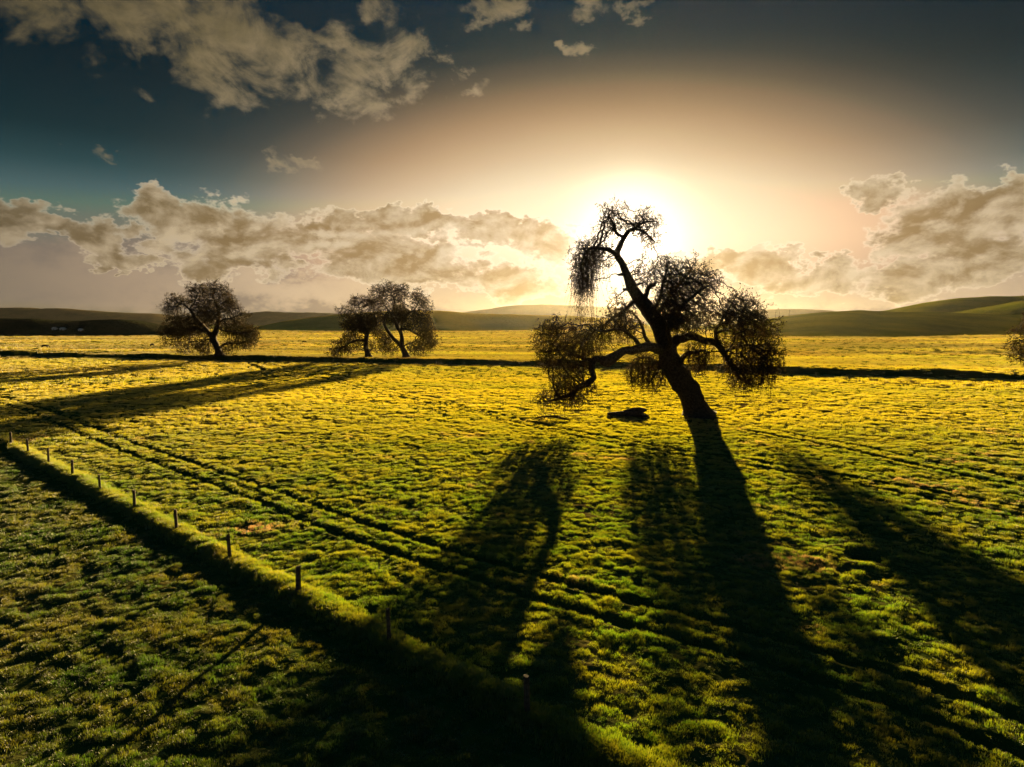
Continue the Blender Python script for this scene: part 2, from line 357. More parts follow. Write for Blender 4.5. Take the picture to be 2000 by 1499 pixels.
def ground_parts(x, y):
    r = np.hypot(x, y)
    amp = np.clip(1.25 - r / 900, .25, 1)
    hum = fbm(x / 1.9, y / .95, 3, 3, .5)
    tus = np.abs(vnoise(x / .9, y / .75, 21)) + .6 * np.abs(vnoise(x / .41, y / .36, 33))
    z = amp * ((.06 + .08 * np.clip((r - 35) / 40, 0, 1)) * hum + .11 * fbm(x / .60, y / .42, 61, 2, .5) * np.clip((80 - r) / 45, 0, 1) - .03 * tus) + .06
    z = z + .5 * fbm(x / 45, y / 45, 5, 2) * np.clip((r - 25) / 60, 0, 1)
    rut = np.zeros_like(z); quiet = np.ones_like(z); z_rel = z.copy(); z = np.zeros_like(z)
    for pts, w, dep in RUTS:
        d, _ = poly_dist(x, y, pts)
        g = np.exp(-(d / w) ** 2) * (.75 + .6 * vnoise(x / 3, y / 3, 9))
        z = z - dep * g + dep * .45 * np.exp(-((d - 2.1 * w) / (w * .8)) ** 2)
        rut = np.maximum(rut, np.exp(-(d / (w * 1.25)) ** 2)); quiet = np.minimum(quiet, 1 - .8 * np.exp(-(d / (w * 2.6)) ** 2))
    z = z + z_rel * quiet
    d, s = poly_dist(x, y, FENCE_LINE)
    sd_ = d * s                                   # positive on the far side of the fence
    rid = np.exp(-((sd_ - .1) / .42) ** 2)
    z = z + rid * (.17 + .07 * vnoise(x / 1.7, y / 1.7, 41)) - .10 * np.exp(-((sd_ + .9) / .5) ** 2)
    fr = np.exp(-((sd_ - .1) / .55) ** 2); fd = np.exp(-((sd_ + 1.0) / .5) ** 2)
    d, s = poly_dist(x, y, BERM); sb = d * s + 1.6 * vnoise(x / 13, y / 13, 57) + .8 * vnoise(x / 3.5, y / 3.5, 58)      # positive beyond the bank
    prof = np.where(sb < 0, 0, np.clip(sb / .9, 0, 1))
    prof = prof * prof * (3 - 2 * prof) * np.where(sb > 3, np.exp(-(np.maximum(sb - 3, 0) / 26) ** 2), 1)
    z = z + (1.05 + .7 * vnoise(x / 11, y / 11, 55)) * prof - .30 * np.exp(-((sb + .6) / .8) ** 2)
    bk = np.where((sb > -.9) & (sb < 1.0), 1.0, 0.0)
    dh = np.hypot((x - HOLE[0]) / 1.3, y - HOLE[1])
    z = z - .55 * np.exp(-(dh / .42) ** 2) + .16 * np.exp(-((dh - 1.0) / .4) ** 2)
    bare = np.maximum(rut * .95, np.exp(-(dh / .5) ** 2))
    return z, bare, fr, fd, bk
def ground_z(x, y):
    return float(ground_parts(np.array([float(x)]), np.array([float(y)]))[0][0])

r = [0.6]
while r[-1] < 4300:
    k = 1.06 if r[-1] < 10 else 1.0048 if r[-1] < 120 else 1.006 if r[-1] < 200 else 1.02
    r.append(r[-1] * k)
R_ = np.array(r)
A_ = np.concatenate([np.linspace(-50, 50, 530), np.linspace(50, 310, 72)[1:-1]]) * math.pi / 180
rr, aa = np.meshgrid(R_, A_, indexing='ij')
gx, gy = rr * np.sin(aa), rr * np.cos(aa)
gz = ground_parts(gx.ravel(), gy.ravel())[0]
nr, na = rr.shape
idx = np.arange(nr * na).reshape(nr, na)
nxt = np.roll(idx, -1, axis=1)
quads = np.stack([idx[:-1], idx[1:], nxt[1:], nxt[:-1]], -1).reshape(-1, 4)[:, ::-1]
gv = np.stack([gx.ravel(), gy.ravel(), gz], -1)
ground = mesh_obj('meadow_ground', gv, quads.astype(np.int32), GROUND)
tag(ground, 'wide pasture ground with hummocks, wheel ruts and a low bank', None, None, 'structure')

# ------------------------------------------------------------------ hills
def hill(name, sky_px, depth, half, mat, label, seed, rough=.05, near_pow=1.0):
    nu, nv = 220, 44
    xs = np.linspace(sky_px[0][0], sky_px[-1][0], nu)
    ys = np.interp(xs, [p[0] for p in sky_px], [p[1] for p in sky_px])
    ker = np.hanning(9); ker /= ker.sum(); ys = np.convolve(np.pad(ys, 4, mode='edge'), ker, 'valid')
    crest = np.array([at_depth(x, y, depth) for x, y in zip(xs, ys)])
    v = np.linspace(-1, 1, nv)
    V = []
    for j, vv in enumerate(v):
        s = max(0., math.cos(vv * math.pi / 2)) ** (1.5 if vv < 0 else 1.2)
        if name == 'grass_hill': s = max(0., 1 - (math.sqrt(vv * vv + .03) - math.sqrt(.03)) / (math.sqrt(1.03) - math.sqrt(.03)))
        yy = crest[:, 1] + vv * half * (1 + .25 * vnoise(crest[:, 0] / half * 1.5, np.full(nu, vv * 1.3), seed))
        H = np.maximum(crest[:, 2], 0)
        xx = crest[:, 0] * (yy / depth) if vv < 0 else crest[:, 0]
        nz = fbm(xx / half * 4, yy / half * 3, seed, 4) * rough * H * (1 - s * .6) * 4 * s
        V.append(np.stack([xx, yy, H * s + nz - 1.0], -1))
    V = np.concatenate(V)
    id_ = np.arange(nu * nv).reshape(nv, nu)
    q = np.stack([id_[:-1, :-1], id_[:-1, 1:], id_[1:, 1:], id_[1:, :-1]], -1).reshape(-1, 4)
    o = mesh_obj(name, V, q.astype(np.int32), mat)
    HILLS.append(o)
    return tag(o, label, None, None, 'structure')
HILLS = []
hill('far_mountain', [(-300, 600), (0, 601), (100, 602), (180, 606), (240, 611), (300, 613), (330, 617), (440, 628)], 2900, 500, HILL_FAR, 'pale hazy ridge on the far left horizon', 1)
hill('far_mountain', [(420, 629), (480, 612), (520, 608.5), (560, 611), (600, 609.5), (650, 611), (700, 614), (780, 628)], 2400, 400, HILL_FAR, 'small hazy ridge between the two distant oaks', 2)
hill('far_mountain', [(860, 628), (900, 611), (950, 603), (1000, 598), (1060, 595), (1120, 596), (1180, 601), (1260, 606), (1350, 609), (1450, 607), (1500, 604), (1560, 604), (1620, 606), (1720, 622)], 3200, 550, HILL_FAR, 'golden hazy ridge below the sun', 3)
hill('dark_hill', [(-500, 612), (-200, 615), (0, 620.5), (60, 621.5), (110, 624), (150, 625.5), (190, 623), (225, 621), (260, 624), (300, 632), (330, 638), (370, 646), (430, 655)], 520, 75, HILL_DARK, 'dark hill on the left, cloud shadow put into its colour', 4, .05)
hill('grass_hill', [(430, 654), (500, 637), (560, 625), (620, 617.5), (680, 611), (740, 607), (800, 605.5), (860, 606), (920, 610.5), (980, 613), (1040, 614), (1100, 615), (1200, 622), (1330, 645)], 900, 215, HILL_BROWN, 'long brown grass hill behind the pair of oaks', 5, .03)
hill('grass_hill', [(1520, 640), (1650, 613), (1740, 606), (1780, 598.5), (1830, 588), (1880, 582), (1930, 579), (1980, 579), (2010, 577), (2080, 574), (2200, 580), (2500, 640)], 1150, 330, HILL_GREEN, 'tall rounded green hill on the right', 6, .03)
hill('grass_hill', [(1780, 640), (1850, 613), (1900, 605), (1960, 595), (2000, 588), (2080, 582), (2300, 640)], 950, 250, HILL_GREEN, 'lower spur in front of the tall right hill', 7, .03)
hill('grass_hill', [(1360, 650), (1450, 631), (1500, 623), (1560, 614.5), (1600, 609), (1640, 606), (1680, 603.5), (1700, 605), (1740, 607), (1800, 608), (1900, 612), (2000, 616), (2300, 640)], 760, 330, HILL_OLIVE, 'low green swell at the foot of the right hills', 8, .04)

# ------------------------------------------------------------------ grass
def make_tuft(seed, nb, rad, hmin, hmax, w):
    g = np.random.default_rng(seed); V = []; Fq = []; tip = []
    for i in range(nb):
        a = g.uniform(0, 2 * math.pi); q = rad * math.sqrt(g.uniform(0, 1))
        bx, by = q * math.cos(a), q * math.sin(a)
        h = g.uniform(hmin, hmax) * (1 - .45 * (q / rad) ** 2)
        la = a + g.normal(0, .9); lean = g.uniform(.08, .55) * h
        fa = g.uniform(0, math.pi); wx, wy = math.cos(fa) * w / 2, math.sin(fa) * w / 2
        mx, my, mz = bx + math.cos(la) * lean * .4, by + math.sin(la) * lean * .4, h * .62
        tx, ty, tz = bx + math.cos(la) * lean, by + math.sin(la) * lean, h
        k = len(V)
        V += [(bx - wx, by - wy, -.04), (bx + wx, by + wy, -.04), (mx + wx * .8, my + wy * .8, mz), (mx - wx * .8, my - wy * .8, mz), (tx, ty, tz)]
        Fq += [(k, k + 1, k + 2, k + 3), (k + 3, k + 2, k + 4)]; tip += [0, 0, .6, .6, 1]
    me = bpy.data.meshes.new('grass_tuft'); me.from_pydata(V, [], Fq); me.update()
    at = me.attributes.new('tip', 'FLOAT', 'POINT'); at.data.foreach_set('value', np.array(tip, dtype=np.float32))
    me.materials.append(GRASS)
    return bpy.data.objects.new('grass_tuft', me)
tufts = bpy.data.collections.new('grass_tufts')
for s_ in range(6): tufts.objects.link(make_tuft(100 + s_, 50, .18, .085, .155, .012))

P, RT, SC = [], [], []
def sow(r0, r1, density, sxy, sz, half_deg=46):
    ha = math.radians(half_deg)
    n = int(density * ha * (r1 * r1 - r0 * r0))
    rad = np.sqrt(RNG.uniform(r0 * r0, r1 * r1, n)); a = RNG.uniform(-ha, ha, n)
    x, y = rad * np.sin(a), rad * np.cos(a)
    z, bare, fr, fd, bk = ground_parts(x, y)
    patch = .35 * fbm(x / 1.9, y / 1.2, 71, 3, .6) + 1.1 * fbm(x / .44, y / .30, 81, 2, .5)            # tussocks and gaps
    big = fbm(x / 14, y / 14, 77, 3)
    keep = RNG.uniform(0, 1, n) < np.clip(.70 + 1.5 * patch + .5 * big, .40, 1) * (1 - .93 * bare) * (1 - .6 * fd) * (1 - .5 * bk)
    hs = np.clip(.74 + 1.3 * patch + .25 * big, .25, 1.6) * (1 + .5 * fr) * RNG.uniform(.75, 1.25, n)
    ws = np.clip(.95 + .3 * patch, .7, 1.3) * RNG.uniform(.8, 1.25, n)
    x, y, z, hs, ws = x[keep], y[keep], z[keep], hs[keep], ws[keep]
    m = len(x)
    P.append(np.stack([x, y, z], -1)); RT.append(np.stack([RNG.normal(0, .12, m), RNG.normal(0, .12, m), RNG.uniform(0, 6.283, m)], -1))
    SC.append(np.stack([ws * sxy, ws * sxy, hs * sz], -1))
sow(9, 30, 58, .72, .68, 50)
sow(30, 60, 24, 1.05, .80)
sow(60, 110, 7., 1.7, 1.0)
sow(110, 220, 1.5, 3.2, 1.5)
sow(220, 520, .32, 6., 1.9)
sow(520, 1000, .06, 12., 2.6)
# the taller strip along the fence
t_ = RNG.uniform(-30, 42, 5200)
off = RNG.normal(.1, .27, len(t_)); nrm = np.array([-f_dir[1], f_dir[0]])
q_ = f_pts[6][None] + t_[:, None] * f_dir[None] + off[:, None] * nrm[None]
zf = ground_parts(q_[:, 0], q_[:, 1])[0]
P.append(np.stack([q_[:, 0], q_[:, 1], zf], -1)); m_ = len(t_)
RT.append(np.stack([RNG.normal(0, .15, m_), RNG.normal(0, .15, m_), RNG.uniform(0, 6.283, m_)], -1))
SC.append(np.stack([np.full(m_, 1.15), np.full(m_, 1.15), RNG.uniform(.8, 1.45, m_)], -1))
P, RT, SC = np.concatenate(P), np.concatenate(RT), np.concatenate(SC)
gm = bpy.data.meshes.new('grass_points'); gm.vertices.add(len(P)); gm.vertices.foreach_set('co', P.astype(np.float32).ravel())
for nm, arr in (('rot', RT), ('scl', SC)):
    at = gm.attributes.new(nm, 'FLOAT_VECTOR', 'POINT'); at.data.foreach_set('vector', arr.astype(np.float32).ravel())
gm.update()
grass = bpy.data.objects.new('meadow_grass', gm); COL.objects.link(grass)
tag(grass, 'short tussocky green grass covering the pasture', 'grass', None, 'stuff')
ng = bpy.data.node_groups.new('sow_grass', 'GeometryNodeTree')
ng.interface.new_socket('Geometry', in_out='INPUT', socket_type='NodeSocketGeometry'); ng.interface.new_socket('Geometry', in_out='OUTPUT', socket_type='NodeSocketGeometry')
gi = ng.nodes.new('NodeGroupInput'); go = ng.nodes.new('NodeGroupOutput')
ci = ng.nodes.new('GeometryNodeCollectionInfo'); ci.inputs['Collection'].default_value = tufts; ci.inputs['Separate Children'].default_value = True; ci.inputs['Reset Children'].default_value = True
iop = ng.nodes.new('GeometryNodeInstanceOnPoints'); iop.inputs['Pick Instance'].default_value = True
def named(n, typ):
    a = ng.nodes.new('GeometryNodeInputNamedAttribute'); a.data_type = typ; a.inputs['Name'].default_value = n
    return a.outputs['Attribute']
e2r = ng.nodes.new('FunctionNodeEulerToRotation')
L = ng.links.new
L(gi.outputs[0], iop.inputs['Points']); L(ci.outputs[0], iop.inputs['Instance'])
L(named('rot', 'FLOAT_VECTOR'), e2r.inputs[0]); L(e2r.outputs[0], iop.inputs['Rotation']); L(named('scl', 'FLOAT_VECTOR'), iop.inputs['Scale'])
L(iop.outputs[0], go.inputs[0])
md = grass.modifiers.new('sow', 'NODES'); md.node_group = ng
print('grass tufts', len(P))

# ------------------------------------------------------------------ trees
class Mesh:
    def __init__(s): s.v = []; s.f = []; s.n = 0
    def add(s, v, f):
        s.v.append(np.asarray(v)); s.f.append(np.asarray(f) + s.n); s.n += len(v)
    def build(s, name, mat, parent, smooth=True):
        return mesh_obj(name, np.concatenate(s.v), np.concatenate(s.f).astype(np.int32), mat, parent, smooth)
def tube(M, pts, rad, sides, knot=0., seed=0, cap=True):
    pts = np.asarray(pts, float); rad = np.asarray(rad, float); n = len(pts)
    if n < 2: return
    tan = np.gradient(pts, axis=0); tan /= np.linalg.norm(tan, axis=1)[:, None] + 1e-9
    up = np.array([0, 1., 0]) if abs(tan[0][1]) < .8 else np.array([1., 0, 0])
    u = np.cross(tan[0], up); u /= np.linalg.norm(u); U = np.empty_like(pts)
    for i in range(n):
        u = u - tan[i] * np.dot(u, tan[i]); u /= np.linalg.norm(u) + 1e-9; U[i] = u
    Wv = np.cross(tan, U)
    th = np.arange(sides) * 2 * math.pi / sides
    rr = np.repeat(rad[:, None], sides, 1)
    if knot:
        uu = np.repeat(np.arange(n)[:, None] * .45, sides, 1); tt = np.repeat(th[None], n, 0)
        rr = rr * (1 + knot * 2 * fbm(np.cos(tt) * 1.7 + uu * .6 + seed, np.sin(tt) * 1.7 + seed * 3.1 - uu * .25, 13 + seed, 3, .6))
    V = pts[:, None] + rr[..., None] * (np.cos(th)[None, :, None] * U[:, None] + np.sin(th)[None, :, None] * Wv[:, None])
    V = V.reshape(-1, 3)
    id_ = np.arange(n * sides).reshape(n, sides); nx = np.roll(id_, -1, 1)
    q = np.stack([id_[:-1], nx[:-1], nx[1:], id_[1:]], -1).reshape(-1, 4)
    if cap:
        V = np.vstack([V, pts[-1] + tan[-1] * rad[-1] * .5]); a = id_[-1]; b = nx[-1]; c = np.full(sides, len(V) - 1)
        q = np.vstack([q, np.stack([a, b, c, c], -1)]) if False else np.vstack([q, np.stack([a, b, b, c], -1)]) if False else q
    M.add(V, q)
def spline(ctrl, step):
    c = np.asarray(ctrl, float); out = []
    p = np.vstack([2 * c[0] - c[1], c, 2 * c[-1] - c[-2]])
    for i in range(1, len(p) - 2):
        L_ = np.linalg.norm(p[i + 1, :3] - p[i, :3]); k = max(1, int(round(L_ / step)))
        for j in range(k):
            t = j / k
            out.append(.5 * ((2 * p[i]) + (-p[i - 1] + p[i + 1]) * t + (2 * p[i - 1] - 5 * p[i] + 4 * p[i + 1] - p[i + 2]) * t * t + (-p[i - 1] + 3 * p[i] - 3 * p[i + 1] + p[i + 2]) * t ** 3))
    out.append(c[-1])
    return np.array(out)
def oak(name, label, cat, base_px, skel, blobs, strands, seed, step=.38, dens=1.0, twig_n=2.2, group=None, twig_len=(.3, .9), twig_r=.011, leaf_n=3, leaf_s=.055, min_r=.016, clump=.34):
    """skel: limbs as [(px, py, depth, width_px)...]; blobs: (px, py, rx, ry, weight, depth); strands: (px, py, rx, ry, count, lmin, lmax)"""
    g = np.random.default_rng(seed)
    b = on_ground(*base_px); Y0 = b[1]
    b[2] = ground_z(b[0], b[1]) - .12
    k = Y0 / F_PX
    root = empty(name, b); tag(root, label, cat, group)
    pos, par, srad, limb_id, ischain = [], [], [], [], []
    chains_skel = []
    for li, limb in enumerate(skel):
        ctrl = []
        for (x, y, dep, w) in limb:
            p = at_depth(x, y, Y0 + dep); ctrl.append([*p, w * k / 2])
        ctrl = np.array(ctrl)
        if li == 0: ctrl[0, 2] = b[2] - .1
        S = spline(ctrl, step)
        n = len(S)
        wob = np.stack([np.interp(np.arange(n), np.arange(0, n + 3, 3), g.normal(0, .07, len(np.arange(0, n + 3, 3)))) for _ in range(3)], -1)
        wob[0] = 0
        if li: S[:, :3] += wob * np.minimum(1.6, .4 + 3 * S[:, 3:4])
        if li == 0: prev = -1; start = 0
        else:
            A = np.array(pos); prev = int(np.argmin(np.linalg.norm(A - S[0, :3], axis=1))); start = 1
        ids = [prev] if prev >= 0 else []
        for i in range(start, n):
            pos.append(S[i, :3]); par.append(prev); srad.append(max(S[i, 3], .02)); limb_id.append(li); prev = len(pos) - 1; ids.append(prev)
        chains_skel.append(ids)
    # attractors
    AT = []
    for bl in blobs:
        x, y, rx, ry = bl[:4]; wgt = bl[4] if len(bl) > 4 else 1.; dep = bl[5] if len(bl) > 5 else g.normal(0, 1.2)
        rxm, rym = rx * k, ry * k; rz = 1.1 * (rxm + rym) / 2 + .5
        n = int(dens * wgt * rxm * rym * 190) + 12
        d = g.normal(size=(n, 3)); d /= np.linalg.norm(d, axis=1)[:, None]; d *= (g.uniform(0, 1, n) ** (1 / 2.4))[:, None]
        c = at_depth(x, y, Y0 + dep)
        A1 = c + d * np.array([rxm, rz, rym])
        nc = max(3, n // 26); cen = A1[g.integers(0, n, nc)]; nk = int(n * .8)
        A1[:nk] = cen[g.integers(0, nc, nk)] + g.normal(0, clump, (nk, 3))
        AT.append(A1)
    AT = np.concatenate(AT); AT = AT[AT[:, 2] > b[2] + .25]
    alive = np.ones(len(AT), bool)
    DI, DK = 9.0, step * .88
    for it in range(60):
        if not alive.any(): break
        kd = kdtree.KDTree(len(pos))
        for i, p in enumerate(pos): kd.insert(p, i)
        kd.balance()
        acc = {}
        di = DI if it < 25 else 4.0
        for j in np.nonzero(alive)[0]:
            co, i, d = kd.find(AT[j])
            if d < DK: alive[j] = False; continue
            if d < di and (limb_id[i] != 0 or srad[i] < .62):
                v = (AT[j] - pos[i]) / d
                if i in acc: acc[i] += v
                else: acc[i] = v.copy()
        if not acc: break
        for i, v in acc.items():
            v = v / (np.linalg.norm(v) + 1e-6)
            if par[i] >= 0:
                pd = pos[i] - pos[par[i]]; pd /= np.linalg.norm(pd) + 1e-6
                if limb_id[i] < 0: v = v + .35 * pd
            v = v + g.normal(0, .42, 3); v /= np.linalg.norm(v) + 1e-6
            q = pos[i] + v * step * g.uniform(.75, 1.1)
            if q[2] < b[2] + .3: continue
            pos.append(q); par.append(i); srad.append(0.); limb_id.append(-1)
    N = len(pos); pos = np.array(pos); par = np.array(par); srad = np.array(srad); limb_id = np.array(limb_id)
    kids = [[] for _ in range(N)]
    for i in range(N):
        if par[i] >= 0: kids[par[i]].append(i)
    e = 2.05; R = np.zeros(N); acc_ = np.zeros(N)
    for i in range(N - 1, -1, -1):
        R[i] = max(min_r, acc_[i] ** (1 / e)) if acc_[i] > 0 else min_r
        if limb_id[i] >= 0: R[i] = srad[i]
        if par[i] >= 0: acc_[par[i]] += R[i] ** e if limb_id[i] < 0 else 0
    for i in range(N):                                  # children never outgrow their parent
        if limb_id[i] < 0 and par[i] >= 0: R[i] = min(R[i], (.75 if limb_id[par[i]] >= 0 else 1.) * R[par[i]], .2)
    # trunk and limbs
    for li, ids in enumerate(chains_skel):
        M = Mesh(); rads = R[ids].copy()
        if li: rads[0] = R[ids[1]] * 1.25 if len(ids) > 1 else rads[0]
        p = pos[ids].copy()
        if li == 0:
            h = p[:, 2] - b[2]; rads = rads * (1 + .85 * np.exp(-np.maximum(h, 0) / .5))
        tube(M, p, rads, 18 if li == 0 else 10, .16 if li == 0 else .14, seed + li)
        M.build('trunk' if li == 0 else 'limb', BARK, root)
    # fine branches
    MB = Mesh(); MT = Mesh()
    main = np.full(N, -1)
    for i in range(N):
        ks = [c for c in kids[i] if limb_id[c] < 0]
        if ks and limb_id[i] < 0: main[i] = max(ks, key=lambda c: R[c])
    for i in range(N):
        if limb_id[i] < 0 and main[par[i]] != i:
            ids = [par[i], i]
            while main[ids[-1]] >= 0: ids.append(main[ids[-1]])
            rads = R[ids].copy(); rads[0] = rads[1]; rads[-1] *= .6
            tube(MB, pos[ids], rads, 6 if rads[1] > .07 else 4 if rads[1] > .035 else 3)
    crown = MB.build('crown', TWIG, root)
    # twigs
    cand = np.nonzero((limb_id < 0) & (R < .07))[0]
    n = int(len(cand) * twig_n)
    tipw = np.array([2.5 if not kids[c] else 1. for c in cand]); src = g.choice(cand, n, p=tipw / tipw.sum())
    P0 = pos[src] + g.normal(0, .03, (n, 3))
    D = pos[src] - pos[par[src]]; D /= np.linalg.norm(D, axis=1)[:, None] + 1e-9
    D = D * .6 + g.normal(0, .65, (n, 3)); D[:, 2] -= .05; D /= np.linalg.norm(D, axis=1)[:, None]
    Ls = g.uniform(*twig_len, n); hang = np.zeros(n)
    # hanging strands
    for (x, y, rx, ry, cnt, l0, l1) in strands:
        c = at_depth(x, y, Y0); el_ = (np.abs((pos[:, 0] - c[0]) / (rx * k)) ** 2 + np.abs((pos[:, 2] - c[2]) / (ry * k)) ** 2) < 1
        cs = np.nonzero(el_ & (R < .25))[0]
        if len(cs) == 0: continue
        sidx = cs[g.integers(0, len(cs), cnt)]
        P0 = np.vstack([P0, pos[sidx]]); D = np.vstack([D, np.stack([g.normal(0, .10, cnt), g.normal(0, .10, cnt), np.full(cnt, -1.)], -1)])
        Ls = np.concatenate([Ls, g.uniform(l0, l1, cnt)]); hang = np.concatenate([hang, np.ones(cnt)])
    # never into the ground
    room = (P0[:, 2] - b[2] - .15); down = np.maximum(-D[:, 2], .05)
    Ls = np.minimum(Ls, np.maximum(room / down, .05))
    n = len(P0); K = 4
    T = np.linspace(0, 1, K)
    pts = np.zeros((n, K, 3)); cur = P0.copy(); d = D.copy(); pts[:, 0] = cur
    for q in range(1, K):
        d = d + g.normal(0, 1, (n, 3)) * np.where(hang > 0, .10, .38)[:, None]; d[:, 2] -= .07
        d /= np.linalg.norm(d, axis=1)[:, None]
        cur = cur + d * (Ls / (K - 1))[:, None]; pts[:, q] = cur
    a1 = np.cross(D, g.normal(size=(n, 3))); a1 /= np.linalg.norm(a1, axis=1)[:, None] + 1e-9; a2 = np.cross(D, a1)
    wr = twig_r * (1 - .6 * T)
    ring = []
    for q in range(3):
        th = q * 2.0944
        ring.append(pts + wr[None, :, None] * (math.cos(th) * a1 + math.sin(th) * a2)[:, None])
    V = np.stack(ring, 2).reshape(-1, 3)                # n,K,3
    id_ = np.arange(n * K * 3).reshape(n, K, 3); nx = np.roll(id_, -1, 2)
    q4 = np.stack([id_[:, :-1], nx[:, :-1], nx[:, 1:], id_[:, 1:]], -1).reshape(-1, 4)
    tw = mesh_obj('twigs', V, q4.astype(np.int32), TWIG, crown)
    tag(tw, kind='stuff')
    # buds, leaf remnants and lichen along the twigs
    per = np.where(hang > 0, leaf_n + 3, leaf_n)
    ti = np.repeat(np.arange(n), per); m = len(ti)
    f = g.uniform(.1, 1, m) * (K - 1); i0 = np.minimum(f.astype(int), K - 2); fr_ = (f - i0)[:, None]
    C = pts[ti, i0] * (1 - fr_) + pts[ti, i0 + 1] * fr_ + g.normal(0, .035, (m, 3))
    u = g.normal(size=(m, 3)); u /= np.linalg.norm(u, axis=1)[:, None]; w = np.cross(u, g.normal(size=(m, 3))); w /= np.linalg.norm(w, axis=1)[:, None]
    s = (leaf_s * g.uniform(.6, 1.4, m))[:, None]
    V = np.stack([C - u * s, C + w * s * .55, C + u * s, C - w * s * .55], 1).reshape(-1, 3)
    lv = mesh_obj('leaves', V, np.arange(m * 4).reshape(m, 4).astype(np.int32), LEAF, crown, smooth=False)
    tag(lv, kind='stuff')
    print(name, 'nodes', N, 'twigs', n, 'leaves', m)
    return root

def crop(x0, y0, s):
    def limb(pts): return [(x0 + x * s, y0 + y * s, d, w * s) for (x, y, d, w) in pts]
    def bl(b): return (x0 + b[0] * s, y0 + b[1] * s, b[2] * s, b[3] * s, *b[4:])
    return limb, bl
# --- the big leaning oak
LB, BB = crop(1000, 380, .3601)
big_limbs = [
 [(1004, 1205, 0, 122), (985, 1130, 0, 118), (945, 1050, 0, 122), (900, 985, 0, 128), (868, 915, 0, 112), (838, 830, 0, 96), (812, 760, 0, 84), (782, 690, .2, 82), (738, 622, .4, 82), (690, 570, .5, 70), (650, 505, .5, 58), (622, 435, .4, 44), (597, 372, .3, 38), (570, 325, .2, 36), (590, 275, .2, 28), (605, 240, .1, 28), (632, 200, 0, 24)],
 [(838, 850, 0, 60), (765, 838, -.6, 56), (690, 834, -1.2, 50), (620, 850, -1.6, 46), (570, 880, -1.9, 50), (522, 902, -2.1, 66), (480, 890, -2.2, 40), (440, 910, -2.4, 36), (428, 955, -2.6, 32), (445, 990, -2.8, 30), (415, 1018, -3.0, 34), (365, 1042, -3.2, 36), (330, 1080, -3.4, 26), (270, 1105, -3.6, 18), (200, 1120, -3.8, 10)],
 [(870, 815, 0, 60), (920, 778, .8, 50), (985, 775, 1.4, 46), (1050, 784, 1.9, 42), (1110, 808, 2.2, 38), (1142, 850, 2.4, 36), (1172, 900, 2.6, 32), (1215, 940, 2.9, 24), (1280, 950, 3.2, 14)],
 [(905, 925, 0, 34), (930, 882, -1.2, 28), (972, 855, -2.2, 22), (1030, 845, -3., 16), (1075, 860, -3.6, 10)],
 [(705, 592, .5, 34), (726, 550, -.3, 30), (742, 500, -.7, 26), (778, 487, -1., 20)],
 [(570, 330, .2, 26), (505, 300, -.2, 22), (445, 288, -.6, 18), (400, 318, -.9, 14), (372, 380, -1.1, 8)],
 [(600, 245, .1, 20), (560, 208, .5, 16), (545, 160, .8, 13), (528, 120, 1., 9), (546, 84, 1.1, 5)],
 [(632, 200, 0, 18), (675, 182, -.6, 15), (720, 152, -1., 11), (782, 146, -1.4, 6)],
 [(660, 188, 0, 14), (705, 196, .6, 11), (748, 228, 1., 8), (770, 250, 1.2, 5)],
 [(700, 832, -1., 22), (655, 772, -1.4, 18), (610, 745, -1.8, 16), (555, 735, -2.2, 15), (500, 745, -2.6, 12), (450, 735, -3., 10), (415, 705, -3.3, 7)],
 [(745, 812, 0, 22), (712, 742, .9, 18), (690, 682, 1.6, 14), (655, 640, 2.2, 9)],
 [(672, 580, .5, 24), (600, 632, 1.2, 17), (535, 675, 1.8, 13), (478, 722, 2.3, 9)],
 [(775, 660, .3, 34), (835, 590, 1.2, 28), (885, 515, 2.0, 20), (935, 450, 2.7, 13), (975, 400, 3.2, 7)],
 [(800, 705, .2, 36), (870, 650, -1.4, 28), (945, 590, -2.5, 21), (1010, 530, -3.3, 15), (1070, 490, -3.8, 8)],
 [(760, 640, .3, 22), (800, 560, -.8, 17), (820, 470, -1.6, 12), (850, 390, -2.2, 7)],
 [(1105, 805, 2.2, 24), (1103, 742, 1.6, 19), (1130, 702, 1., 16), (1150, 650, .5, 13), (1195, 590, 0, 8), (1225, 545, -.3, 5)],
 [(1130, 745, 1.6, 14), (1200, 720, 2.6, 13), (1270, 690, 3.4, 10), (1350, 650, 4., 6)],
 [(1150, 860, 2.4, 20), (1220, 830, 1.4, 16), (1300, 820, .6, 12), (1380, 850, 0, 7)],
 [(830, 940, 0, 20), (780, 905, 1.8, 15), (720, 880, 3.2, 12), (660, 890, 4.2, 8)],
 [(440, 905, -2.4, 20), (380, 880, -1.4, 16), (300, 850, -.4, 12), (220, 800, .4, 8)],
 [(815, 770, 0, 40), (850, 720, 2.2, 30), (880, 660, 4.2, 20), (900, 600, 5.6, 10)],
 [(850, 860, 0, 36), (860, 790, -2.2, 28), (850, 730, -4., 18), (830, 680, -5.2, 10)],
 [(615, 430, .4, 22), (595, 436, .1, 18), (575, 440, -.1, 12)],
 [(635, 512, .5, 22), (615, 515, 1.0, 16), (600, 510, 1.3, 10)],
]
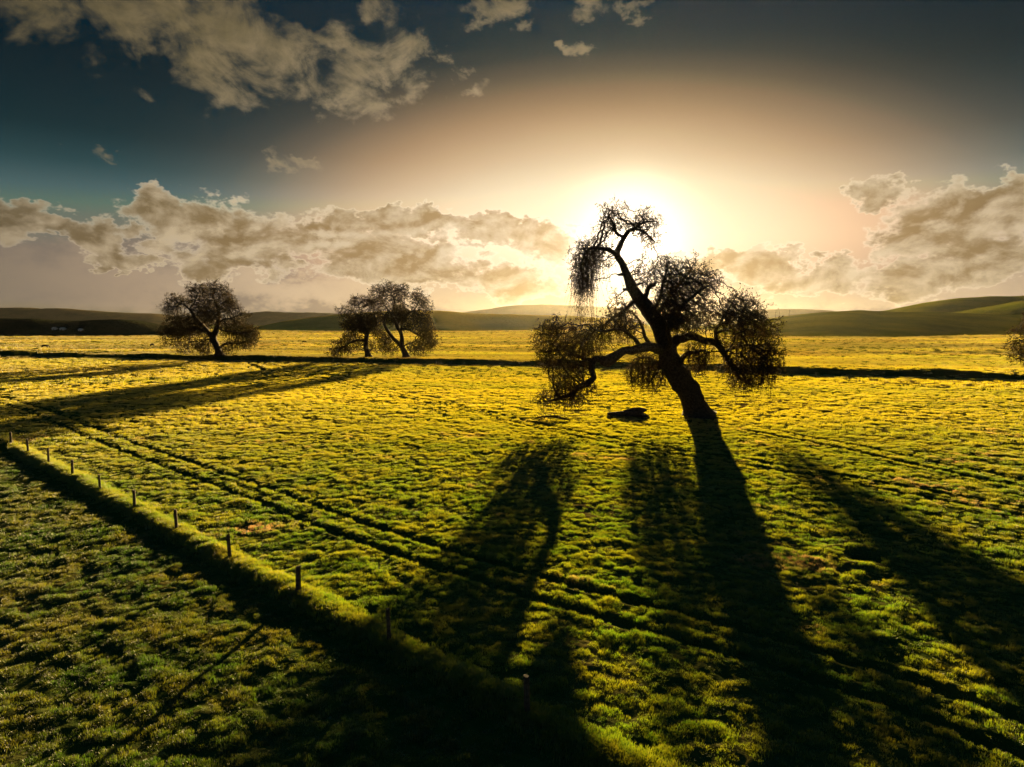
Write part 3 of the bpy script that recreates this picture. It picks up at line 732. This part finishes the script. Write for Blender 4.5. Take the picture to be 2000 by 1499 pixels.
big_blobs = [(545, 130, 60, 60), (510, 215, 55, 40, .6), (660, 170, 70, 55), (735, 150, 60, 45), (745, 235, 45, 40), (440, 290, 90, 55), (390, 360, 60, 80, 1.2), (480, 340, 60, 40, .8),
 (380, 470, 42, 90, 1.0), (700, 410, 60, 60, .35), (720, 480, 50, 50, .4), (830, 420, 80, 80, .9), (920, 440, 110, 90, 1.0), (1010, 480, 95, 80, 1.0), (1070, 470, 50, 60, .8), (950, 540, 120, 80, .9), (1020, 600, 90, 70, .9), (870, 600, 100, 70, .7), (900, 690, 110, 60, 1.1), (1020, 690, 70, 60, .9), (860, 560, 110, 90, .45, 4.5), (850, 660, 100, 90, .45, -4.5),
 (600, 620, 90, 60, .6), (560, 690, 110, 60, .6), (640, 730, 80, 50, .5), (490, 760, 80, 50, .5), (430, 800, 60, 80, .9),
 (210, 790, 95, 90, 1.4, -2.4), (240, 720, 50, 40, 1.1, -2.2), (330, 800, 90, 90, 1.2, -2.6), (230, 890, 85, 70, 1.3, -2.8), (330, 930, 90, 80, 1.3, -3), (300, 1030, 80, 70, 1.4, -3.4), (310, 1100, 80, 45, 1.4, -3.6), (180, 1110, 80, 30, .9, -3.8), (420, 1050, 40, 30, .5, -3.2),
 (740, 900, 110, 45, .5, 2.), (690, 960, 90, 60, .6, 3.), (770, 1000, 100, 70, .8, 2.), (1000, 850, 75, 40, .8, -2.5), (1010, 900, 55, 45, .8, -3),
 (1220, 580, 85, 60, 1.0), (1160, 650, 60, 60, .8), (1290, 630, 80, 50, .9), (1260, 700, 110, 60, 1.0), (1370, 710, 60, 50, .9), (1200, 780, 90, 60, .9), (1330, 790, 110, 70, 1.3), (1390, 870, 70, 90, 1.4), (1280, 900, 110, 80, 1.5), (1200, 950, 60, 50, 1.), (1330, 970, 100, 60, 1.2), (1250, 1020, 80, 40, .7)]
big_strands = [(395, 400, 60, 110, 110, 2.5, 7.2), (400, 380, 75, 110, 200, 1.0, 4.6), (480, 330, 90, 60, 120, .6, 3.6), (700, 250, 60, 60, 26, .5, 1.6), (690, 450, 70, 60, 40, .5, 1.5), (760, 960, 140, 80, 300, .5, 1.8), (600, 720, 150, 90, 160, .5, 1.8), (1000, 880, 70, 50, 160, .6, 2.0), (1300, 930, 140, 110, 420, .7, 2.4), (280, 900, 170, 130, 330, .6, 2.2), (300, 1050, 110, 60, 120, .3, 1.0), (430, 800, 60, 80, 120, .6, 2.0), (900, 660, 150, 90, 120, .5, 1.3)]
oak('valley_oak', 'huge leaning oak with drooping twigs against the sun in the foreground', 'tree', (1359, 814),
    [LB(l) for l in big_limbs], [BB(b) for b in big_blobs], [BB(s) for s in big_strands], 5, .34, 1.35, 1.35, leaf_n=4, leaf_s=.07, min_r=.023, twig_r=.013)
# --- lone oak at the bank, left
LB, BB = crop(300, 540, .1201)
lone_limbs = [
 [(1075, 1375, 0, 120), (1052, 1210, 0, 100), (1000, 1090, 0, 104), (965, 985, 0, 110), (1005, 900, .2, 90), (1042, 800, .4, 72), (1060, 655, .6, 60), (1042, 510, .6, 46), (1002, 405, .5, 36), (962, 322, .4, 28), (1000, 232, .3, 20), (1020, 165, .2, 10)],
 [(965, 990, 0, 90), (880, 900, -.8, 84), (785, 785, -1.5, 70), (685, 685, -2., 58), (622, 592, -2.4, 48), (560, 520, -2.8, 30), (462, 445, -3., 26), (370, 495, -3.2, 18), (262, 488, -3.4, 9)],
 [(622, 592, -2.4, 30), (602, 505, -2, 24), (660, 430, -1.6, 20), (702, 332, -1.2, 15), (752, 232, -1, 8)],
 [(850, 880, -.5, 60), (705, 850, .8, 46), (562, 850, 1.8, 36), (405, 802, 2.6, 24), (302, 780, 3.2, 12)],
 [(1070, 1170, 0, 40), (1155, 1102, .8, 36), (1285, 1090, 1.6, 30), (1422, 1090, 2.4, 24), (1532, 1062, 3., 16), (1652, 1030, 3.6, 8)],
 [(1058, 770, .4, 36), (1152, 702, -.8, 28), (1282, 680, -1.6, 22), (1362, 640, -2.2, 16), (1472, 612, -2.8, 9)],
 [(1042, 520, .6, 30), (1152, 452, 1.6, 22), (1232, 400, 2.4, 12)],
 [(880, 900, -.6, 40), (872, 702, 1.2, 30), (852, 562, 2.2, 22), (902, 452, 3., 12)],
 [(570, 850, 1.8, 28), (592, 1000, 1.4, 22), (562, 1130, 1., 16), (502, 1232, .8, 8)],
 [(965, 1050, 0, 36), (862, 1022, 1.6, 26), (782, 1100, 2.6, 18), (702, 1160, 3.2, 9)],
 [(400, 800, 2.6, 18), (380, 950, 2.4, 16), (400, 1080, 2.2, 10)],
 [(1050, 830, .3, 44), (1130, 880, -1.8, 32), (1280, 900, -3., 22), (1450, 930, -4., 12)],
 [(1045, 700, .5, 36), (1010, 640, -2.4, 26), (950, 560, -4.2, 14)]]
lone_blobs = [(330, 430, 130, 95, .9), (245, 540, 80, 70, .8), (480, 420, 90, 90, 1.2), (700, 240, 120, 100, .9), (830, 230, 130, 80, .9), (1020, 220, 120, 110, 1.), (1170, 300, 100, 150, .9), (1230, 470, 120, 120, 1.1), (1130, 560, 100, 100, 1.), (1440, 620, 85, 65, 1.1), (1320, 660, 110, 90, .6), (950, 400, 170, 120, .6), (700, 400, 120, 110, .7), (770, 550, 130, 90, .6), (450, 740, 170, 120, 1.3), (640, 780, 170, 140, 1.4), (300, 860, 180, 100, 1.2), (480, 900, 200, 90, 1.2), (780, 860, 120, 100, 1.2), (1250, 860, 170, 110, 1.2), (1450, 900, 170, 120, 1.1), (1620, 960, 120, 90, 1.), (1480, 1090, 170, 70, 1.), (1240, 1130, 100, 90, .9), (1200, 1250, 60, 60, .5), (800, 1120, 120, 90, .9), (860, 1220, 80, 60, .4), (560, 1130, 80, 80, .8), (480, 1230, 70, 40, .8), (390, 1060, 70, 90, .8), (200, 1000, 70, 70, .6), (850, 600, 150, 130, .7, 4.), (900, 650, 150, 130, .7, -4.)]
lone_strands = [(400, 900, 260, 130, 260, .5, 2.), (1450, 1000, 260, 140, 260, .5, 2.), (260, 540, 100, 80, 60, .5, 1.8), (900, 1150, 200, 90, 100, .4, 1.4)]
oak('valley_oak', 'lone rounded oak standing alone at the dark bank on the left', 'tree', (427, 704), [LB(l) for l in lone_limbs], [BB(b) for b in lone_blobs], [BB(s) for s in lone_strands], 21, .5, 1.4, 1.35, twig_len=(.4, 1.0), twig_r=.022, leaf_n=4, leaf_s=.12, min_r=.036, clump=.55)
# --- the pair of oaks
LB, BB = crop(630, 540, .12006)
pa_limbs = [
 [(748, 1390, 0, 92), (738, 1280, 0, 80), (702, 1150, 0, 74), (712, 1000, .2, 74), (742, 880, .4, 60), (765, 780, .4, 44), (702, 682, .2, 36), (642, 602, 0, 28), (592, 502, -.2, 20), (572, 402, -.3, 9)],
 [(710, 1060, 0, 46), (602, 1032, -1, 38), (502, 1062, -1.8, 32), (402, 1112, -2.4, 26), (302, 1182, -2.9, 18), (202, 1272, -3.3, 9)],
 [(722, 960, .2, 44), (602, 852, 1.2, 36), (482, 782, 2., 26), (382, 742, 2.7, 12)],
 [(742, 885, .3, 44), (832, 822, -.8, 34), (882, 762, -1.5, 28), (852, 642, -2., 20), (802, 522, -2.4, 9)],
 [(702, 690, .2, 28), (562, 642, .9, 22), (502, 572, 1.4, 17), (402, 542, 1.9, 12), (302, 522, 2.4, 6)],
 [(715, 1000, 0, 40), (700, 900, 2.4, 28), (680, 780, 4., 14)], [(715, 1020, 0, 40), (740, 900, -2.4, 28), (700, 800, -4., 14)],
 [(735, 1250, 0, 22), (800, 1180, -.9, 15), (830, 1120, -1.4, 8)]]
pa_blobs = [(560, 400, 110, 75, .9), (480, 480, 60, 50, .7), (740, 430, 100, 80, 1.1), (340, 540, 80, 45, .8), (480, 650, 150, 80, 1.1), (420, 780, 100, 90, 1.5), (640, 680, 140, 100, 1.3), (520, 870, 130, 70, .5), (420, 1000, 110, 90, 1.3), (300, 1130, 110, 80, 1.3), (220, 1250, 85, 65, 1.3), (440, 1150, 110, 70, .7), (600, 1080, 100, 80, .8), (850, 680, 110, 140, 1.3), (860, 880, 80, 90, .9), (800, 1130, 60, 80, .8), (690, 780, 150, 120, .7, 3.5), (690, 780, 150, 120, .7, -3.5)]
oak('valley_oak', 'shorter left oak of the pair at the bank, sloping down to the left', 'tree', (720, 706.5), [LB(l) for l in pa_limbs], [BB(b) for b in pa_blobs], [BB((300, 1100, 200, 160, 160, .4, 1.6)), BB((500, 800, 240, 200, 120, .4, 1.6))], 33, .5, 1.4, 1.35, twig_len=(.4, 1.0), twig_r=.022, leaf_n=4, leaf_s=.12, min_r=.036, clump=.55)
pb_limbs = [
 [(1362, 1390, 0, 92), (1340, 1255, 0, 90), (1292, 1130, 0, 84), (1290, 1000, .2, 56), (1268, 900, .4, 56), (1220, 830, .5, 56), (1180, 722, .5, 46), (1135, 622, .4, 44), (1160, 542, .3, 42), (1168, 402, .2, 26), (1122, 282, 0, 17), (1092, 175, -.1, 8)],
 [(1280, 1165, 0, 60), (1182, 1042, -1, 58), (1102, 942, -1.6, 54), (1042, 862, -2.1, 46), (1002, 762, -2.5, 36), (1012, 642, -2.8, 26), (935, 602, -3.1, 12)],
 [(1272, 852, .4, 48), (1402, 862, 1.3, 40), (1502, 930, 2., 32), (1602, 980, 2.5, 24), (1702, 1030, 3., 17), (1792, 1090, 3.4, 8)],
 [(1272, 885, .4, 36), (1322, 722, -.6, 30), (1402, 602, -1.3, 27), (1502, 542, -1.8, 20), (1562, 432, -2.2, 14), (1602, 342, -2.5, 7)],
 [(1320, 1140, 0, 26), (1422, 1080, -1, 20), (1502, 1140, -1.7, 16), (1582, 1180, -2.2, 12), (1652, 1230, -2.6, 6)],
 [(1165, 560, .3, 26), (1282, 482, 1.4, 18), (1332, 402, 2.2, 9)], [(1140, 630, .4, 26), (1052, 522, 1.4, 20), (982, 402, 2., 15), (902, 302, 2.5, 7)],
 [(1240, 860, .4, 36), (1250, 740, 3., 24), (1260, 600, 5., 10)], [(1240, 860, .4, 36), (1210, 760, -2.6, 24), (1220, 640, -4.6, 10)],
 [(1140, 990, -1.2, 30), (1060, 1000, -.3, 20), (1010, 1080, .3, 14), (980, 1160, .8, 8)]]
pb_blobs = [(850, 220, 70, 50, .8), (990, 280, 130, 100, .9), (1100, 190, 100, 90, 1.), (1270, 290, 120, 120, 1.), (1190, 420, 120, 80, .7), (900, 440, 130, 90, 1.), (1560, 340, 120, 100, .9), (1640, 450, 90, 80, .7), (1750, 510, 55, 55, .5), (1560, 640, 180, 100, .9), (1320, 640, 140, 90, .5), (1640, 800, 130, 110, 1.), (1720, 950, 110, 120, 1.1), (1780, 1080, 80, 80, .9), (1600, 1120, 150, 90, .9), (1480, 1200, 100, 60, .8), (1650, 1220, 90, 50, .5), (1000, 1000, 110, 110, .9), (1000, 1150, 110, 80, .9), (1150, 1180, 90, 60, .7), (1400, 780, 120, 80, .7), (1050, 700, 100, 80, 1.), (1250, 600, 160, 130, .7, 4.), (1250, 620, 160, 130, .7, -4.)]
oak('valley_oak', 'taller right oak of the pair at the bank, with a forked trunk', 'tree', (793, 707), [LB(l) for l in pb_limbs], [BB(b) for b in pb_blobs], [BB((1720, 980, 160, 200, 200, .4, 1.7)), BB((1050, 1080, 150, 130, 90, .4, 1.4))], 41, .5, 1.4, 1.35, twig_len=(.4, 1.0), twig_r=.022, leaf_n=4, leaf_s=.12, min_r=.036, clump=.55)
# --- tree cut off by the right edge
edge_limbs = [[(2062, 735, 0, 12), (2056, 700, 0, 11), (2046, 665, 0, 9), (2052, 630, 0, 6), (2060, 595, 0, 3)], [(2050, 680, 0, 6), (2025, 668, 0, 4), (2000, 664, 0, 3), (1984, 670, 0, 1.5)], [(2046, 660, 0, 5), (2020, 645, 1, 3), (1996, 645, 1.5, 1.5)], [(2054, 690, 0, 6), (2090, 670, 0, 4), (2115, 650, 0, 2)], [(2052, 692, 0, 4), (2020, 690, -1, 3), (1992, 696, -1.5, 1.5)]]
edge_blobs = [(2000, 646, 20, 7), (1996, 676, 18, 12, 1.4), (2010, 690, 22, 14, 1.4), (1998, 700, 14, 8), (2030, 650, 30, 22), (2040, 615, 30, 22), (2070, 590, 30, 18), (2085, 630, 35, 25), (2110, 660, 25, 25), (2060, 670, 35, 20, .8, 3.), (2060, 660, 35, 20, .8, -3.)]
oak('valley_oak', 'oak mostly cut off by the right edge of the picture', 'tree', (2062, 732), edge_limbs, edge_blobs, [], 55, .5, .7, 2., twig_len=(.3, .9), twig_r=.022, leaf_n=4, leaf_s=.12, min_r=.036, clump=.5)

# ------------------------------------------------------------------ fence posts
spacing = []
for i, (px, py) in enumerate(FENCE_PX):
    p = on_ground(px, py)
    t = (i - 3) * 5.23 + random.uniform(-.12, .12); xy = f_pts[3] + t * f_dir; spacing.append(round(t, 1))
    z0 = ground_z(*xy)
    hgt = 1.12 + random.uniform(-.1, .1) - .1; rr_ = .075 + random.uniform(-.012, .012); n = 9
    rows = [(-.25, 1.05), (.0, 1.05), (.25, 1.), (.6, .97), (.9, .96), (1., .93), (1.0, .5)]
    V = []; fs = []
    tilt = (random.gauss(0, .02), random.gauss(0, .02)); cut = random.uniform(-.04, .04)
    for (hh, k) in rows:
        for q in range(n):
            a = 2 * math.pi * q / n; w = rr_ * k * (1 + .10 * math.sin(2 * a + i) + .05 * math.sin(5 * a + 2 * i))
            zz = hh * hgt if hh > 0 else hh
            if hh >= 1.0: zz += cut * math.cos(a)
            V.append((xy[0] + w * math.cos(a) + tilt[0] * zz, xy[1] + w * math.sin(a) + tilt[1] * zz, z0 + zz))
    for j in range(len(rows) - 1):
        for q in range(n): fs.append((j * n + q, j * n + (q + 1) % n, (j + 1) * n + (q + 1) % n, (j + 1) * n + q))
    fs.append(tuple((len(rows) - 1) * n + q for q in range(n)))
    o = mesh_obj('fence_post', V, fs, WOOD, None, False, (xy[0], xy[1], z0))
    ordn = ['first', 'second', 'third', 'fourth', 'fifth', 'sixth', 'seventh', 'eighth', 'ninth', 'tenth', 'eleventh'][i]
    tag(o, f'weathered wooden fence post, {ordn} from the left end of the row', 'fence post', 'posts along the grassy fence line')
print('post positions', spacing)

# ------------------------------------------------------------------ fallen timber, animals, far things
def log_thing(name, label, cat, loc_px, tubes, mat, parts):
    b = on_ground(*loc_px); b[2] = ground_z(b[0], b[1]); root = empty(name, b); tag(root, label, cat)
    for nm, pts, rad, sides in tubes:
        w = []
        for (x, y, dep, h) in pts:
            d = on_ground(x, loc_px[1] + 0)[:2]; yy = b[1] + dep
            w.append((at_depth(x, loc_px[1], yy)[0], yy, ground_z(at_depth(x, loc_px[1], yy)[0], yy) + h))
        c = np.column_stack([np.array(w), np.array(rad)]); S = spline(c, .18)
        M = Mesh(); tube(M, S[:, :3], S[:, 3], sides, .22, len(nm) + int(loc_px[0]) % 17)
        o = M.build(nm, mat, root)
        me = o.data
    return root
log_thing('fallen_log', 'thick dark fallen log lying in the grass left of the big oak trunk', 'log', (1225, 814),
  [('log_body', [(1186, 0, .6, .16), (1200, 0, .4, .22), (1222, 0, .1, .24), (1245, 0, -.2, .22), (1258, 0, -.4, .2)], [.14, .24, .27, .28, .16], 14),
   ('broken_limb', [(1218, 0, .5, .40), (1232, 0, .6, .58), (1248, 0, .6, .62), (1259, 0, .5, .60), (1263, 0, .5, .55)], [.18, .25, .28, .20, .08], 12),
   ('broken_limb', [(1246, 0, -.3, .4), (1258, 0, -.9, .26), (1268, 0, -1.5, .12)], [.26, .22, .10], 10)], DEAD, None)
bw = [('bough', [(1044, 0, .3, .16), (1062, 0, 0, .34), (1080, 0, -.3, .40), (1100, 0, -.4, .3), (1114, 0, -.6, .12)], [.05, .10, .14, .11, .05], 7)]
for q in range(26):
    x0 = random.uniform(1050, 1106); dx = random.uniform(-16, 16); de = random.uniform(-1.6, 1.6)
    bw.append(('side_branch', [(x0, 0, random.uniform(-.3, .3), .22), (x0 + dx * .5, 0, de * .5, .34 + random.uniform(-.1, .3)), (x0 + dx, 0, de, random.uniform(.05, .5))], [.05, .035, .015], 4))
log_thing('fallen_branch', 'brown fallen branch lying below the drooping left end of the big oak', 'branch', (1080, 822), bw, DEAD, None)

def skin_mesh(name, mat, verts, edges, radii, loc, rotz, label, cat, scale=1., group=None):
    me = bpy.data.meshes.new(name); me.from_pydata([tuple(np.array(v) * scale) for v in verts], edges, []); me.update()
    o = bpy.data.objects.new(name, me); COL.objects.link(o)
    me.materials.append(mat)
    o.modifiers.new('skin', 'SKIN'); o.modifiers['skin'].use_smooth_shade = True
    for i, rd in enumerate(radii): me.skin_vertices[0].data[i].radius = (rd[0] * scale, rd[1] * scale)
    me.skin_vertices[0].data[0].use_root = True
    s = o.modifiers.new('sub', 'SUBSURF'); s.levels = 2; s.render_levels = 2
    o.location = loc; o.rotation_euler = (0, 0, rotz)
    return tag(o, label, cat, group)
cow_v = [(0, 0, .95), (.55, 0, .98), (.95, 0, 1.02), (-.6, 0, .98), (-.9, 0, 1.0), (1.25, 0, .85), (1.45, 0, .5), (1.6, 0, .22),
         (.75, .2, .55), (.78, .2, .28), (.78, .2, .03), (.75, -.2, .55), (.72, -.2, .28), (.72, -.2, .03), (-.75, .2, .6), (-.85, .2, .32), (-.80, .2, .03), (-.75, -.2, .6), (-.85, -.2, .32), (-.80, -.2, .03), (-1.02, 0, .9), (-1.06, 0, .45), (1.48, .16, .62), (1.48, -.16, .62)]
cow_e = [(0, 1), (1, 2), (0, 3), (3, 4), (2, 5), (5, 6), (6, 7), (2, 8), (8, 9), (9, 10), (2, 11), (11, 12), (12, 13), (4, 14), (14, 15), (15, 16), (4, 17), (17, 18), (18, 19), (4, 20), (20, 21), (6, 22), (6, 23)]
cow_r = [(.34, .36), (.33, .36), (.27, .30), (.33, .36), (.26, .28), (.17, .2), (.13, .15), (.08, .08), (.11, .11), (.06, .06), (.06, .06), (.11, .11), (.06, .06), (.06, .06), (.13, .13), (.06, .06), (.06, .06), (.13, .13), (.06, .06), (.06, .06), (.03, .03), (.025, .025), (.03, .05), (.03, .05)]
for (px, py, rz, lab) in [(88, 684.5, 1.2, 'dark cow grazing beyond the bank near the left edge'), (298, 679, 2.6, 'small dark cow grazing just left of the lone oak'), (594, 671, .5, 'tiny dark cow grazing on the plain between the distant oaks')]:
    p = on_ground(px, py)
    skin_mesh('cow', HIDE, cow_v, cow_e, cow_r, (p[0], p[1], ground_z(p[0], p[1])), rz, lab, 'cow', 1.05 if px < 500 else .85, 'cattle grazing beyond the bank')
# bird on the topmost twig
bp = at_depth(1196.5, 410, on_ground(1359, 814)[1] + 1.1)
bird = skin_mesh('bird', FEATHER, [(0, 0, .12), (0, 0, .24), (.02, 0, .34), (.05, 0, .42), (.12, 0, .41), (-.03, 0, .02), (-.06, 0, -.12), (0, .07, .22), (-.03, .06, .05), (0, -.07, .22), (-.03, -.06, .05)],
  [(0, 1), (1, 2), (2, 3), (3, 4), (0, 5), (5, 6), (1, 7), (7, 8), (1, 9), (9, 10)], [(.09, .09), (.10, .10), (.065, .065), (.06, .06), (.012, .012), (.05, .05), (.03, .012), (.05, .03), (.02, .015), (.05, .03), (.02, .015)], tuple(bp), 2.3, 'dark bird perched on the topmost twig of the big oak', 'bird', 1.0)

def shrub(px, py, w, h, label, seed):
    g = np.random.default_rng(seed); p = on_ground(px, py); p[2] = ground_z(p[0], p[1])
    root = empty('shrub', p); tag(root, label, 'shrub', 'shrubs on the far plain')
    M = Mesh()
    for q in range(9):
        a = g.uniform(0, 6.28); e = p + np.array([math.cos(a) * w * .3, math.sin(a) * w * .3, h * g.uniform(.5, .9)])
        tube(M, [p - [0, 0, .1], p + (e - p) * .5 + g.normal(0, .05, 3), e], [.06, .04, .015], 5)
    M.build('stem', TWIG, root)
    m = 900; d = g.normal(size=(m, 3)); d /= np.linalg.norm(d, axis=1)[:, None]; d *= g.uniform(.3, 1, m)[:, None] ** .5
    C = p + np.array([0, 0, h * .55]) + d * np.array([w / 2, w / 2, h * .48]) + g.normal(0, .08, (m, 3))
    u = g.normal(size=(m, 3)); u /= np.linalg.norm(u, axis=1)[:, None]; v = np.cross(u, g.normal(size=(m, 3))); v /= np.linalg.norm(v, axis=1)[:, None]
    V = np.stack([C - u * .14, C + v * .09, C + u * .14, C - v * .09], 1).reshape(-1, 3)
    mesh_obj('foliage', V, np.arange(m * 4).reshape(m, 4).astype(np.int32), LEAF, root, False)
shrub(1892, 650, 2.0, 1.9, 'dark round shrub on the plain below the right hills', 3)
shrub(1995, 652, 3.2, 1.4, 'low dark shrub on the plain beside the right picture edge', 4)

def hill_z(px, py):            # first hit of a pixel ray with the scene, from the hill meshes
    d = Vector(ray(px, py)); d.normalize()
    best = None
    for ob in HILLS:
        ok, loc, nrm_, i_ = ob.ray_cast(Vector((0, 0, CAM_H)), d)
        if ok and (best is None or loc.length < best.length): best = loc
    return best
bpy.context.view_layer.update()
def barn(px, py, w, dpt, h, label):
    p = hill_z(px, py)
    if p is None: p = Vector(at_depth(px, py, 560))
    x, y, z = p; z -= .4
    root = empty('shed', (x, y, z)); tag(root, label, 'shed', 'white sheds on the dark hill')
    a, b_ = w / 2, dpt / 2
    V = [(x - a, y - b_, z - 2), (x + a, y - b_, z - 2), (x + a, y + b_, z - 2), (x - a, y + b_, z - 2), (x - a, y - b_, z + h), (x + a, y - b_, z + h), (x + a, y + b_, z + h), (x - a, y + b_, z + h), (x - a, y, z + h + dpt * .25), (x + a, y, z + h + dpt * .25)]
    mesh_obj('wall', V, [(0, 1, 5, 4), (2, 3, 7, 6), (1, 2, 6, 9, 5), (3, 0, 4, 8, 7)], WHITE, root, False)
    e = .3; zr = z + h + .05; top = zr + dpt * .25 + .08
    V = [(x - a - e, y - b_ - e, zr - .15), (x + a + e, y - b_ - e, zr - .15), (x + a + e, y, top), (x - a - e, y, top), (x - a - e, y + b_ + e, zr - .15), (x + a + e, y + b_ + e, zr - .15)]
    V2 = [(q[0], q[1], q[2] + .12) for q in V]
    mesh_obj('roof', V + V2, [(0, 1, 2, 3), (3, 2, 5, 4), (6, 9, 8, 7), (9, 10, 11, 8), (0, 6, 7, 1), (4, 5, 11, 10), (0, 3, 9, 6), (3, 4, 10, 9), (1, 7, 8, 2), (2, 8, 11, 5)], ROOFM, root, False)
    mesh_obj('door', [(x - w * .12, y - b_ - .04, z - 2), (x + w * .12, y - b_ - .04, z - 2), (x + w * .12, y - b_ - .04, z + h * .75), (x - w * .12, y - b_ - .04, z + h * .75)], [(0, 1, 2, 3)], POLE, root, False)
barn(107, 644, 2.4, 3, 1.2, 'small white shed, leftmost of three on the dark hill')
barn(123, 644.5, 3.0, 3, 1.1, 'long white shed, middle one of three on the dark hill')
barn(158, 646, 2.0, 3, 1.0, 'small white shed, rightmost of three on the dark hill')
def utility_pole(px, py, label):
    p = hill_z(px, py)
    if p is None: p = Vector(at_depth(px, py, 700))
    root = empty('utility_pole', p); tag(root, label, 'utility pole', 'utility poles on the right skyline')
    M = Mesh(); tube(M, [(p.x, p.y, p.z - 1), (p.x, p.y, p.z + 4), (p.x, p.y, p.z + 8.5)], [.16, .14, .11], 8); M.build('pole', POLE, root)
    M = Mesh(); tube(M, [(p.x - 1.2, p.y - .16, p.z + 7.9), (p.x + 1.2, p.y - .16, p.z + 7.9)], [.09, .09], 4); M.build('crossarm', POLE, root)
utility_pole(1514, 623, 'thin utility pole on the skyline right of the big oak, left of two')
utility_pole(1541, 619.5, 'thin utility pole on the skyline right of the big oak, right of two')

# ------------------------------------------------------------------ haze
def box(name, lo, hi, mat):
    V = [(x, y, z) for z in (lo[2], hi[2]) for y in (lo[1], hi[1]) for x in (lo[0], hi[0])]
    return mesh_obj(name, V, [(0, 2, 3, 1), (4, 5, 7, 6), (0, 1, 5, 4), (2, 6, 7, 3), (0, 4, 6, 2), (1, 3, 7, 5)], mat, None, False)
hm = bpy.data.materials.new('haze'); hm.use_nodes = True; H = NT(hm.node_tree); H.n.clear()
ho = H.new('ShaderNodeOutputMaterial'); pv = H.new('ShaderNodeVolumePrincipled')
pv.inputs['Color'].default_value = (.92, .90, .86, 1); pv.inputs['Density'].default_value = .75e-5; pv.inputs['Anisotropy'].default_value = .78
H.l.new(pv.outputs[0], ho.inputs['Volume'])
hz = box('haze', (-4500, -4500, -3.), (4500, 4500, 135), hm)
tag(hz, 'thin golden evening haze over the plain', 'haze', None, 'stuff')
